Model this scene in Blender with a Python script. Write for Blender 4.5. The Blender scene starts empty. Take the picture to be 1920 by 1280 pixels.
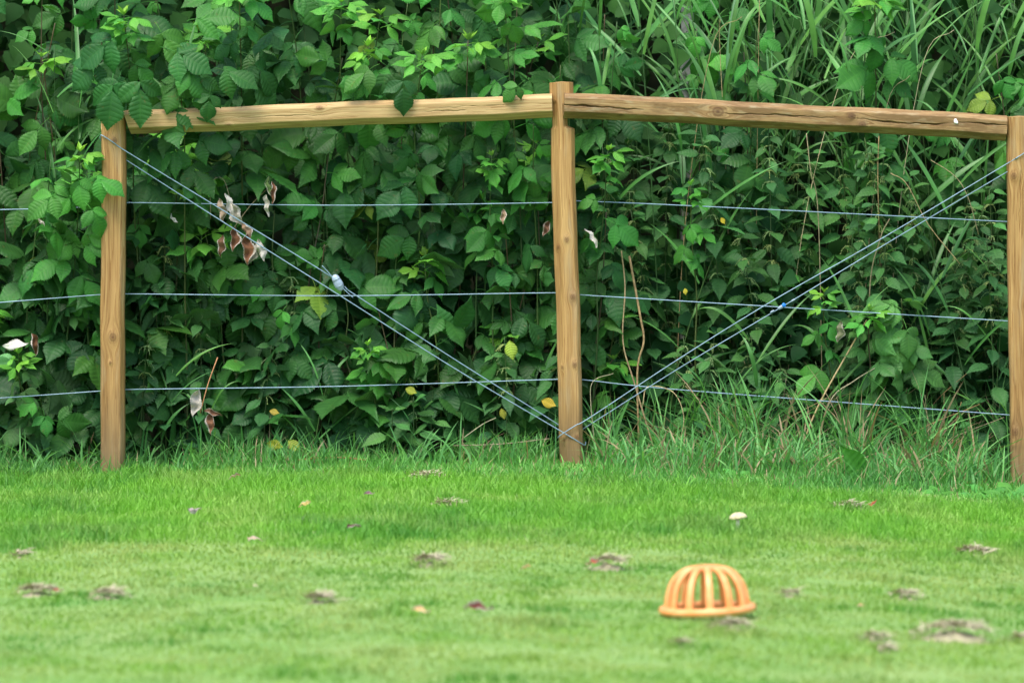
import bpy, bmesh, math, random
import numpy as np
from mathutils import Vector, Matrix

random.seed(7)
rng = np.random.default_rng(7)
scene = bpy.context.scene
col = scene.collection

# ------------------------------------------------------------------ camera
F_PX = 11500.0                     # focal length in pixels of the 1920 px wide photograph
CAM_H = 1.55
PITCH = math.atan(547.0 / F_PX)
cam_data = bpy.data.cameras.new('camera')
cam = bpy.data.objects.new('camera', cam_data)
col.objects.link(cam)
scene.camera = cam
cam.location = (0, 0, CAM_H)
cam.rotation_euler = (math.pi / 2 - PITCH, 0, 0)
cam_data.sensor_width = 36.0
cam_data.lens = F_PX * 36.0 / 1920.0
cam_data.clip_start = 0.1
cam_data.clip_end = 2000
cam_data.dof.use_dof = True
cam_data.dof.focus_distance = 23.05
cam_data.dof.aperture_fstop = 4.4

# ------------------------------------------------------------------ sky and sun (bright overcast day)
SUN_EL, SUN_AZ = 62.0, -25.0       # the sun stands behind the camera, a little to its left
world = bpy.data.worlds.new('World')
scene.world = world
world.use_nodes = True
wn = world.node_tree
wn.nodes.clear()
w_out = wn.nodes.new('ShaderNodeOutputWorld')
w_bg = wn.nodes.new('ShaderNodeBackground')
w_sky = wn.nodes.new('ShaderNodeTexSky')
w_sky.sky_type = 'NISHITA'
w_sky.sun_disc = False
w_sky.sun_elevation = math.radians(SUN_EL)
w_sky.sun_rotation = math.radians(180.0 - SUN_AZ)
w_sky.air_density = 1.0
w_sky.dust_density = 3.0
w_sky.ozone_density = 1.0
w_bg.inputs['Strength'].default_value = 0.145
wn.links.new(w_sky.outputs['Color'], w_bg.inputs['Color'])
wn.links.new(w_bg.outputs['Background'], w_out.inputs['Surface'])

sun_data = bpy.data.lights.new('sun', 'SUN')
sun = bpy.data.objects.new('sun', sun_data)
col.objects.link(sun)
sun_data.energy = 1.5
sun_data.angle = math.radians(28)
sun_data.color = (1.0, 0.95, 0.86)
_e, _a = math.radians(SUN_EL), math.radians(SUN_AZ)
sun_from = Vector((math.sin(_a) * math.cos(_e), -math.cos(_a) * math.cos(_e), math.sin(_e)))
sun.rotation_euler = sun_from.to_track_quat('Z', 'Y').to_euler()

scene.view_settings.view_transform = 'Standard'
scene.view_settings.look = 'None'
scene.view_settings.exposure = 1.25
scene.view_settings.gamma = 1.0
scene.view_settings.use_curve_mapping = False
scene.cycles.max_bounces = 7
scene.cycles.diffuse_bounces = 3
scene.cycles.glossy_bounces = 2
scene.cycles.transmission_bounces = 4
scene.cycles.transparent_max_bounces = 4

# ------------------------------------------------------------------ pixels to places
def ray(px, py):
    dx, dy = (px - 960.0) / F_PX, (640.0 - py) / F_PX
    c, s = math.cos(PITCH), math.sin(PITCH)
    return Vector((dx, c + dy * s, -s + dy * c))

def P(px, py, Y):
    """the point at depth Y seen at a pixel of the photograph"""
    d = ray(px, py)
    t = Y / d.y
    return Vector((d.x * t, Y, CAM_H + d.z * t))

def ground_z(x, y=20.0):
    u = x - 0.2
    k = 0.012 if u < 0 else 0.026
    a = abs(u)
    return -k * (a * a if a < 2.2 else 2.2 * 2.2 + 2.2 * 0.5 * (a - 2.2)) if a < 6 else -k * (4.84 + 1.1 * 3.8)

def G(px, py):
    """the point of the ground seen at a pixel"""
    d = ray(px, py)
    z = 0.0
    for _ in range(8):
        t = (z - CAM_H) / d.z
        z = ground_z(d.x * t)
    return Vector((d.x * t, d.y * t, z))

def ground_z_np(x):
    u = x - 0.2
    k = np.where(u < 0, 0.012, 0.026)
    a = np.minimum(np.abs(u), 6.0)
    return -k * np.where(a < 2.2, a * a, 4.84 + 1.1 * (a - 2.2))

# ------------------------------------------------------------------ object helpers
def tag(o, label=None, cat=None, group=None, kind=None):
    if label: o['label'] = label
    if cat: o['category'] = cat
    if group: o['group'] = group
    if kind: o['kind'] = kind
    return o

def empty(name, loc):
    o = bpy.data.objects.new(name, None)
    o.empty_display_size = 0.05
    o.location = loc
    col.objects.link(o)
    return o

def link(name, me, parent=None, M=None, color=None):
    o = bpy.data.objects.new(name, me)
    col.objects.link(o)
    if parent is not None:
        o.parent = parent
    if M is not None:
        o.matrix_basis = M
    if color is not None:
        o.color = (color[0], color[1], color[2], 1.0)
    return o

def np_mesh(name, verts, faces, mat=None, smooth=True, attrs=None, colors=None, uv=None):
    """faces: (n,3) or (n,4) int array, or a list of both arrays"""
    verts = np.asarray(verts, dtype=np.float32).reshape(-1, 3)
    fl = faces if isinstance(faces, list) else [faces]
    fl = [np.asarray(f, dtype=np.int32) for f in fl if len(f)]
    loops = np.concatenate([f.ravel() for f in fl])
    starts, base = [], 0
    for f in fl:
        starts.append(base + np.arange(len(f), dtype=np.int32) * f.shape[1])
        base += f.size
    starts = np.concatenate(starts)
    me = bpy.data.meshes.new(name)
    me.vertices.add(len(verts))
    me.vertices.foreach_set('co', verts.ravel())
    me.loops.add(len(loops))
    me.loops.foreach_set('vertex_index', loops)
    me.polygons.add(len(starts))
    me.polygons.foreach_set('loop_start', starts.astype(np.int32))
    me.update(calc_edges=True)
    if smooth:
        me.polygons.foreach_set('use_smooth', np.ones(len(starts), dtype=bool))
    for k, a in (attrs or {}).items():
        at = me.attributes.new(k, 'FLOAT', 'POINT')
        at.data.foreach_set('value', np.asarray(a, dtype=np.float32).ravel())
    if colors is not None:
        ca = me.color_attributes.new('Col', 'FLOAT_COLOR', 'POINT')
        c = np.ones((len(verts), 4), dtype=np.float32)
        c[:, :3] = colors
        ca.data.foreach_set('color', c.ravel())
    if uv is not None:
        ul = me.uv_layers.new(name='UVMap')
        ul.data.foreach_set('uv', np.asarray(uv, dtype=np.float32)[loops].ravel())
    if mat is not None:
        me.materials.append(mat)
    return me

class Soup:
    """collects pieces of one mesh"""
    def __init__(self):
        self.v, self.q, self.t, self.n = [], [], [], 0
        self.at = {}
        self.uv, self.col = [], []
    def add(self, v, q=None, t=None, uv=None, col=None, **at):
        v = np.asarray(v, dtype=np.float64).reshape(-1, 3)
        if q is not None and len(q): self.q.append(np.asarray(q) + self.n)
        if t is not None and len(t): self.t.append(np.asarray(t) + self.n)
        self.v.append(v)
        self.n += len(v)
        self.uv.append(uv if uv is not None else np.zeros((len(v), 2)))
        self.col.append(np.broadcast_to(np.asarray(col if col is not None else (1, 1, 1), dtype=float), (len(v), 3)))
        for k, a in at.items():
            self.at.setdefault(k, []).append((self.n - len(v), np.broadcast_to(np.asarray(a, dtype=float), (len(v),))))
    def mesh(self, name, mat=None, smooth=True, use_col=False):
        v = np.concatenate(self.v)
        fl = []
        if self.q: fl.append(np.concatenate(self.q))
        if self.t: fl.append(np.concatenate(self.t))
        attrs = {}
        for k, parts in self.at.items():
            a = np.zeros(len(v))
            for s, x in parts: a[s:s + len(x)] = x
            attrs[k] = a
        return np_mesh(name, v, fl, mat, smooth, attrs, np.concatenate(self.col) if use_col else None, np.concatenate(self.uv))

def tube_np(pts, radii, n=6, caps=True):
    pts = np.asarray([tuple(p) for p in pts], dtype=float)
    m = len(pts)
    radii = np.broadcast_to(np.asarray(radii, dtype=float), (m,))
    tan = np.gradient(pts, axis=0)
    tan /= np.linalg.norm(tan, axis=1)[:, None] + 1e-12
    ref = np.array([0.0, 0.0, 1.0]) if abs(tan[0, 2]) < 0.9 else np.array([1.0, 0.0, 0.0])
    A = np.cross(tan, ref)
    A /= np.linalg.norm(A, axis=1)[:, None] + 1e-12
    B = np.cross(tan, A)
    th = np.arange(n) * 2 * math.pi / n
    v = pts[:, None, :] + radii[:, None, None] * (np.cos(th)[None, :, None] * A[:, None, :] + np.sin(th)[None, :, None] * B[:, None, :])
    v = v.reshape(-1, 3)
    i, j = np.meshgrid(np.arange(m - 1), np.arange(n), indexing='ij')
    a = i * n + j
    b = i * n + (j + 1) % n
    q = np.stack([a, b, b + n, a + n], -1).reshape(-1, 4)
    t = np.zeros((0, 3), int)
    if caps:
        v = np.concatenate([v, pts[:1], pts[-1:]])
        k = m * n
        js = np.arange(n)
        t = np.concatenate([np.stack([np.full(n, k), (js + 1) % n, js], -1),
                            np.stack([np.full(n, k + 1), (m - 1) * n + js, (m - 1) * n + (js + 1) % n], -1)])
    return v, q, t

def curve_pts(ctrl, n=16):
    """smooth path through control points (Catmull-Rom)"""
    c = [np.array(tuple(p), dtype=float) for p in ctrl]
    c = [2 * c[0] - c[1]] + c + [2 * c[-1] - c[-2]]
    out = []
    for i in range(1, len(c) - 2):
        p0, p1, p2, p3 = c[i - 1:i + 3]
        for k in range(n):
            t = k / n
            out.append(0.5 * ((2 * p1) + (-p0 + p2) * t + (2 * p0 - 5 * p1 + 4 * p2 - p3) * t * t + (-p0 + 3 * p1 - 3 * p2 + p3) * t ** 3))
    out.append(c[-2])
    return np.array(out)

# ------------------------------------------------------------------ materials
def new_mat(name):
    m = bpy.data.materials.new(name)
    m.use_nodes = True
    nt = m.node_tree
    nt.nodes.clear()
    out = nt.nodes.new('ShaderNodeOutputMaterial')
    return m, nt, out

def nd(nt, kind, **kw):
    n = nt.nodes.new(kind)
    for k, v in kw.items():
        if k in n.inputs: n.inputs[k].default_value = v
        else: setattr(n, k, v)
    return n

def mixc(nt, fac, a, b, blend='MIX'):
    n = nt.nodes.new('ShaderNodeMix')
    n.data_type = 'RGBA'
    n.blend_type = blend
    for s, x in (('Factor', fac), ('A', a), ('B', b)):
        soc = [i for i in n.inputs if i.name == s and (i.type == 'VALUE' if s == 'Factor' else i.type == 'RGBA')][0]
        if isinstance(x, (int, float)): soc.default_value = x
        elif isinstance(x, tuple): soc.default_value = (*x, 1.0)
        else: nt.links.new(x, soc)
    return [o for o in n.outputs if o.type == 'RGBA'][0]

def math_n(nt, op, a, b=None, c=None):
    n = nt.nodes.new('ShaderNodeMath')
    n.operation = op
    for i, x in enumerate((a, b, c)):
        if x is None: continue
        if isinstance(x, (int, float)): n.inputs[i].default_value = x
        else: nt.links.new(x, n.inputs[i])
    return n.outputs[0]

def maprange(nt, v, a, b, c=0.0, d=1.0):
    n = nt.nodes.new('ShaderNodeMapRange')
    n.inputs[1].default_value, n.inputs[2].default_value, n.inputs[3].default_value, n.inputs[4].default_value = a, b, c, d
    nt.links.new(v, n.inputs[0])
    return n.outputs[0]

def leaf_material(name, nveins=8.0, vein_gain=0.5, under=(0.30, 0.38, 0.26), under_mix=0.5, rough=0.42, trans=0.22, spec=0.5, spots=0.0, rim=None):
    """two-sided leaf: colour from the object, veins from the leaf's own length and width, paler underside"""
    m, nt, out = new_mat(name)
    info = nd(nt, 'ShaderNodeObjectInfo')
    uvn = nd(nt, 'ShaderNodeUVMap', uv_map='UVMap')
    sep = nd(nt, 'ShaderNodeSeparateXYZ')
    nt.links.new(uvn.outputs[0], sep.inputs[0])
    u, v = sep.outputs[0], sep.outputs[1]
    tint = nd(nt, 'ShaderNodeAttribute', attribute_name='tint').outputs['Fac']
    av = math_n(nt, 'ABSOLUTE', math_n(nt, 'SUBTRACT', v, 0.5))
    mid = maprange(nt, av, 0.0, 0.05, 1.0, 0.0)
    fr = math_n(nt, 'FRACT', math_n(nt, 'MULTIPLY', u, nveins))
    dv = math_n(nt, 'ABSOLUTE', math_n(nt, 'SUBTRACT', fr, 0.5))
    lat = math_n(nt, 'MULTIPLY', maprange(nt, dv, 0.36, 0.5, 0.0, 1.0), maprange(nt, av, 0.3, 0.5, 1.0, 0.15))
    vein = math_n(nt, 'MAXIMUM', mid, lat)
    tc = nd(nt, 'ShaderNodeTexCoord')
    geo = nd(nt, 'ShaderNodeNewGeometry')
    noi = nd(nt, 'ShaderNodeTexNoise', Scale=14.0, Detail=3.0)
    nt.links.new(geo.outputs['Position'], noi.inputs['Vector'])
    f = math_n(nt, 'MULTIPLY', maprange(nt, noi.outputs['Fac'], 0.3, 0.7, 0.82, 1.2), maprange(nt, tint, 0.0, 1.0, 0.78, 1.25))
    base = nd(nt, 'ShaderNodeVectorMath', operation='SCALE')
    nt.links.new(info.outputs['Color'], base.inputs[0])
    nt.links.new(f, base.inputs['Scale'])
    light = mixc(nt, 1.0, base.outputs[0], (1.55, 1.4, 1.15), 'MULTIPLY')
    c1 = mixc(nt, math_n(nt, 'MULTIPLY', vein, vein_gain), base.outputs[0], light)
    if spots:
        n2 = nd(nt, 'ShaderNodeTexNoise', Scale=55.0, Detail=2.0)
        nt.links.new(geo.outputs['Position'], n2.inputs['Vector'])
        c1 = mixc(nt, math_n(nt, 'MULTIPLY', maprange(nt, n2.outputs['Fac'], 0.66, 0.74), spots), c1, (0.16, 0.09, 0.03))
    if rim is not None:
        c1 = mixc(nt, math_n(nt, 'MULTIPLY', maprange(nt, math_n(nt, 'ADD', av, math_n(nt, 'MULTIPLY', noi.outputs['Fac'], 0.3)), 0.50, 0.56), 0.85), c1, rim)
    cb = mixc(nt, under_mix, base.outputs[0], under)
    cc = mixc(nt, geo.outputs['Backfacing'], c1, cb)
    bs = nd(nt, 'ShaderNodeBsdfPrincipled', Roughness=rough)
    bs.inputs['Specular IOR Level'].default_value = spec
    nt.links.new(cc, bs.inputs['Base Color'])
    bump = nd(nt, 'ShaderNodeBump', Strength=0.35, Distance=0.002)
    n3 = nd(nt, 'ShaderNodeTexNoise', Scale=420.0, Detail=1.0)
    nt.links.new(tc.outputs['Object'], n3.inputs['Vector'])
    h = math_n(nt, 'SUBTRACT', math_n(nt, 'MULTIPLY', n3.outputs['Fac'], 0.5), math_n(nt, 'MULTIPLY', vein, 0.6))
    nt.links.new(h, bump.inputs['Height'])
    nt.links.new(bump.outputs[0], bs.inputs['Normal'])
    tr = nd(nt, 'ShaderNodeBsdfTranslucent')
    nt.links.new(mixc(nt, 1.0, c1, (1.35, 1.35, 0.7), 'MULTIPLY'), tr.inputs['Color'])
    mx = nd(nt, 'ShaderNodeMixShader')
    mx.inputs[0].default_value = trans
    nt.links.new(bs.outputs[0], mx.inputs[1])
    nt.links.new(tr.outputs[0], mx.inputs[2])
    nt.links.new(mx.outputs[0], out.inputs['Surface'])
    return m

def vcol_material(name, rough=0.5, trans=0.25, spec=0.35):
    m, nt, out = new_mat(name)
    at = nd(nt, 'ShaderNodeVertexColor', layer_name='Col')
    bs = nd(nt, 'ShaderNodeBsdfPrincipled', Roughness=rough)
    bs.inputs['Specular IOR Level'].default_value = spec
    nt.links.new(at.outputs['Color'], bs.inputs['Base Color'])
    tr = nd(nt, 'ShaderNodeBsdfTranslucent')
    nt.links.new(mixc(nt, 1.0, at.outputs['Color'], (1.3, 1.3, 0.7), 'MULTIPLY'), tr.inputs['Color'])
    mx = nd(nt, 'ShaderNodeMixShader')
    mx.inputs[0].default_value = trans
    nt.links.new(bs.outputs[0], mx.inputs[1])
    nt.links.new(tr.outputs[0], mx.inputs[2])
    nt.links.new(mx.outputs[0], out.inputs['Surface'])
    return m

def objcol_material(name, rough=0.6, spec=0.3, var=0.35, scale=60.0, stretch=(1, 1, 1)):
    """plain stems and such: the object's colour with mottling"""
    m, nt, out = new_mat(name)
    info = nd(nt, 'ShaderNodeObjectInfo')
    tc = nd(nt, 'ShaderNodeTexCoord')
    mp = nd(nt, 'ShaderNodeMapping')
    mp.inputs['Scale'].default_value = stretch
    nt.links.new(tc.outputs['Object'], mp.inputs[0])
    noi = nd(nt, 'ShaderNodeTexNoise', Scale=scale, Detail=3.0)
    nt.links.new(mp.outputs[0], noi.inputs['Vector'])
    sc = nd(nt, 'ShaderNodeVectorMath', operation='SCALE')
    nt.links.new(info.outputs['Color'], sc.inputs[0])
    nt.links.new(maprange(nt, noi.outputs['Fac'], 0.3, 0.7, 1 - var, 1 + var), sc.inputs['Scale'])
    bs = nd(nt, 'ShaderNodeBsdfPrincipled', Roughness=rough)
    bs.inputs['Specular IOR Level'].default_value = spec
    nt.links.new(sc.outputs[0], bs.inputs['Base Color'])
    bp = nd(nt, 'ShaderNodeBump', Strength=0.3, Distance=0.002)
    nt.links.new(noi.outputs['Fac'], bp.inputs['Height'])
    nt.links.new(bp.outputs[0], bs.inputs['Normal'])
    nt.links.new(bs.outputs[0], out.inputs['Surface'])
    return m

def wood_material(name, pale, dark, knot, stain=None, stain_amt=0.0, rough=0.62, foot=None):
    m, nt, out = new_mat(name)
    L = nd(nt, 'ShaderNodeAttribute', attribute_name='along').outputs['Fac']
    g = nd(nt, 'ShaderNodeAttribute', attribute_name='grain').outputs['Fac']
    kn = nd(nt, 'ShaderNodeAttribute', attribute_name='knot').outputs['Fac']
    seed = nd(nt, 'ShaderNodeObjectInfo').outputs['Random']
    def nz(sl, sg, detail, zoff, rgh=0.6):
        cb = nd(nt, 'ShaderNodeCombineXYZ')
        nt.links.new(math_n(nt, 'MULTIPLY', L, sl), cb.inputs[0])
        nt.links.new(math_n(nt, 'MULTIPLY', g, sg), cb.inputs[1])
        nt.links.new(math_n(nt, 'MULTIPLY_ADD', seed, 40.0, zoff), cb.inputs[2])
        t = nd(nt, 'ShaderNodeTexNoise', Scale=1.0, Detail=detail, Roughness=rgh)
        nt.links.new(cb.outputs[0], t.inputs['Vector'])
        return t.outputs['Fac']
    rings = nz(1.6, 75.0, 2.0, 0.0)
    rings2 = math_n(nt, 'FRACT', math_n(nt, 'MULTIPLY', rings, 5.0))
    ringline = math_n(nt, 'POWER', rings2, 2.5)
    fine = nz(9.0, 480.0, 3.0, 3.0)
    broad = nz(1.3, 38.0, 4.0, 7.0)
    c = mixc(nt, maprange(nt, broad, 0.3, 0.72), pale, dark)
    c = mixc(nt, math_n(nt, 'MULTIPLY', ringline, 0.85), c, mixc(nt, 1.0, c, (0.52, 0.40, 0.28), 'MULTIPLY'))
    c = mixc(nt, maprange(nt, fine, 0.50, 0.72, 0.0, 0.75), c, mixc(nt, 1.0, c, (0.58, 0.48, 0.40), 'MULTIPLY'))
    c = mixc(nt, maprange(nt, fine, 0.45, 0.28, 0.0, 0.35), c, mixc(nt, 1.0, c, (1.35, 1.4, 1.5), 'MULTIPLY'))
    if stain is not None:
        st = nz(5.0, 22.0, 4.0, 11.0, 0.7)
        c = mixc(nt, math_n(nt, 'MULTIPLY', maprange(nt, st, 0.44, 0.58), stain_amt), c, stain)
        st2 = nz(11.0, 45.0, 3.0, 17.0, 0.7)
        c = mixc(nt, maprange(nt, st2, 0.54, 0.70, 0.0, 0.45), c, (0.37, 0.33, 0.20))
    if foot is not None:                        # damp earth and algae at the foot of a post
        wet = nz(7.0, 30.0, 4.0, 23.0)
        c = mixc(nt, math_n(nt, 'MULTIPLY', maprange(nt, math_n(nt, 'ADD', L, math_n(nt, 'MULTIPLY', wet, -0.22)), 0.34, 0.06), 0.8), c, foot)
        gr_ = nz(3.0, 20.0, 4.0, 31.0)
        c = mixc(nt, maprange(nt, gr_, 0.52, 0.70, 0.0, 0.5), c, (0.36, 0.29, 0.17))
    c = mixc(nt, maprange(nt, kn, 0.0, 1.0, 0.0, 0.9), c, knot)
    bs = nd(nt, 'ShaderNodeBsdfPrincipled', Roughness=rough)
    bs.inputs['Specular IOR Level'].default_value = 0.3
    nt.links.new(c, bs.inputs['Base Color'])
    bp = nd(nt, 'ShaderNodeBump', Strength=0.45, Distance=0.002)
    nt.links.new(math_n(nt, 'ADD', fine, math_n(nt, 'MULTIPLY', ringline, -0.5)), bp.inputs['Height'])
    nt.links.new(bp.outputs[0], bs.inputs['Normal'])
    nt.links.new(bs.outputs[0], out.inputs['Surface'])
    return m

M_RASP = leaf_material('raspberry_leaf', 8.0, 0.45, under=(0.16, 0.26, 0.14), under_mix=0.35, rough=0.48, spec=0.24, trans=0.26, spots=0.3)
M_NETTLE = leaf_material('nettle_leaf', 7.0, 0.40, under=(0.12, 0.24, 0.10), under_mix=0.35, rough=0.55, spec=0.22)
M_BLADE = leaf_material('reed_blade', 0.0, 0.45, under=(0.14, 0.26, 0.12), under_mix=0.4, rough=0.45)
M_DEAD = leaf_material('dead_leaf', 7.0, 0.3, under=(0.50, 0.48, 0.43), under_mix=0.85, rough=0.8, trans=0.12, spec=0.15, rim=(0.46, 0.43, 0.38))
M_STEM = objcol_material('green_stem', 0.5, 0.35, 0.3, 60.0, (1, 1, 0.3))
M_DRY = objcol_material('dry_stalk', 0.75, 0.2, 0.35, 80.0)
M_GRASS = vcol_material('lawn_blades', 0.5, 0.3, 0.3)
M_UNDER = vcol_material('undergrowth_leaves', 0.6, 0.25, 0.12)
M_WOOD = wood_material('pine_treated', (0.50, 0.315, 0.120), (0.29, 0.160, 0.052), (0.10, 0.042, 0.016), foot=(0.16, 0.115, 0.055))
M_WOOD_RAIL = wood_material('pine_rail_pale', (0.56, 0.41, 0.205), (0.40, 0.265, 0.105), (0.14, 0.06, 0.026))
M_WOOD_OLD = wood_material('pine_rail_weathered', (0.40, 0.275, 0.125), (0.25, 0.15, 0.058), (0.08, 0.036, 0.018), (0.15, 0.085, 0.032), 0.8)

def metal_material(name, c, rough=0.35, metallic=0.85):
    m, nt, out = new_mat(name)
    tc = nd(nt, 'ShaderNodeTexCoord')
    noi = nd(nt, 'ShaderNodeTexNoise', Scale=35.0, Detail=3.0)
    nt.links.new(tc.outputs['Object'], noi.inputs['Vector'])
    cc = mixc(nt, maprange(nt, noi.outputs['Fac'], 0.35, 0.7), c, tuple(x * 0.72 for x in c))
    bs = nd(nt, 'ShaderNodeBsdfPrincipled', Roughness=rough, Metallic=metallic)
    nt.links.new(cc, bs.inputs['Base Color'])
    nt.links.new(bs.outputs[0], out.inputs['Surface'])
    return m

M_WIRE = metal_material('galvanised_wire', (0.26, 0.39, 0.50), 0.5, 0.4)
M_ZINC = metal_material('zinc_casting', (0.34, 0.44, 0.55), 0.55, 0.3)
M_BLUE = metal_material('blue_plastic', (0.015, 0.22, 0.80), 0.4, 0.0)

# ------------------------------------------------------------------ the setting: ground and bank
def ground_material():
    m, nt, out = new_mat('lawn_soil')
    tc = nd(nt, 'ShaderNodeTexCoord')
    sep = nd(nt, 'ShaderNodeSeparateXYZ')
    nt.links.new(tc.outputs['Object'], sep.inputs[0])
    n1 = nd(nt, 'ShaderNodeTexNoise', Scale=2.2, Detail=4.0)
    n2 = nd(nt, 'ShaderNodeTexNoise', Scale=40.0, Detail=4.0)
    for n in (n1, n2): nt.links.new(tc.outputs['Object'], n.inputs['Vector'])
    lawn = mixc(nt, maprange(nt, n1.outputs['Fac'], 0.35, 0.65), (0.15, 0.30, 0.055), (0.24, 0.36, 0.10))
    lawn = mixc(nt, maprange(nt, n2.outputs['Fac'], 0.4, 0.7, 0.0, 0.4), lawn, (0.09, 0.20, 0.04))
    soil = mixc(nt, maprange(nt, n2.outputs['Fac'], 0.35, 0.65), (0.035, 0.024, 0.014), (0.10, 0.075, 0.045))
    yy = math_n(nt, 'ADD', sep.outputs[1], math_n(nt, 'MULTIPLY', n1.outputs['Fac'], 0.6))
    c = mixc(nt, maprange(nt, yy, 23.1, 23.6), lawn, soil)
    bs = nd(nt, 'ShaderNodeBsdfPrincipled', Roughness=0.9)
    nt.links.new(c, bs.inputs['Base Color'])
    bp = nd(nt, 'ShaderNodeBump', Strength=0.8, Distance=0.02)
    nt.links.new(n2.outputs['Fac'], bp.inputs['Height'])
    nt.links.new(bp.outputs[0], bs.inputs['Normal'])
    nt.links.new(bs.outputs[0], out.inputs['Surface'])
    return m

M_GROUND = ground_material()
xs = np.concatenate([[-600, -200, -60, -20, -8], np.linspace(-6, 6, 97), [8, 20, 60, 200, 600]])
ys = np.concatenate([[-600, -200, -60, -10, 0, 6, 10], np.linspace(12, 26, 57), [30, 40, 60, 200, 600]])
X, Y = np.meshgrid(xs, ys, indexing='ij')
Z = ground_z_np(X)
ii, jj = np.meshgrid(np.arange(len(xs) - 1), np.arange(len(ys) - 1), indexing='ij')
a = ii * len(ys) + jj
q = np.stack([a, a + len(ys), a + len(ys) + 1, a + 1], -1).reshape(-1, 4)
ground = link('ground', np_mesh('ground', np.stack([X, Y, Z], -1), q, M_GROUND))
tag(ground, 'green mown lawn sloping very gently towards both ends', 'lawn', kind='structure')

def bank_z(x, y):
    t = np.clip((y - 24.2) / 1.7, 0, 1)
    return (t * t * (3 - 2 * t)) * (2.55 + 0.12 * np.sin(x * 1.7)) + 0.05 * np.sin(x * 3.1 + y * 5.0) * t

xs = np.linspace(-30, 30, 201)
ys = np.concatenate([np.linspace(24.0, 26.4, 25), [30, 40, 41]])
X, Y = np.meshgrid(xs, ys, indexing='ij')
Z = bank_z(X, Y) + ground_z_np(X) - 0.03
Z[:, -1] = -3.0
Z[:, 0] = ground_z_np(X[:, 0]) - 0.1
ii, jj = np.meshgrid(np.arange(len(xs) - 1), np.arange(len(ys) - 1), indexing='ij')
a = ii * len(ys) + jj
q = np.stack([a, a + len(ys), a + len(ys) + 1, a + 1], -1).reshape(-1, 4)
mb, nt, out = new_mat('bank_soil')
tc = nd(nt, 'ShaderNodeTexCoord')
nb = nd(nt, 'ShaderNodeTexNoise', Scale=9.0, Detail=6.0)
nt.links.new(tc.outputs['Object'], nb.inputs['Vector'])
bs = nd(nt, 'ShaderNodeBsdfPrincipled', Roughness=0.95)
nt.links.new(mixc(nt, maprange(nt, nb.outputs['Fac'], 0.35, 0.65), (0.02, 0.03, 0.012), (0.05, 0.06, 0.025)), bs.inputs['Base Color'])
nt.links.new(bs.outputs[0], out.inputs['Surface'])
bank = link('bank', np_mesh('bank', np.stack([X, Y, Z], -1), q, mb))
tag(bank, 'overgrown earth bank rising behind the hedge', 'bank', kind='structure')

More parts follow.
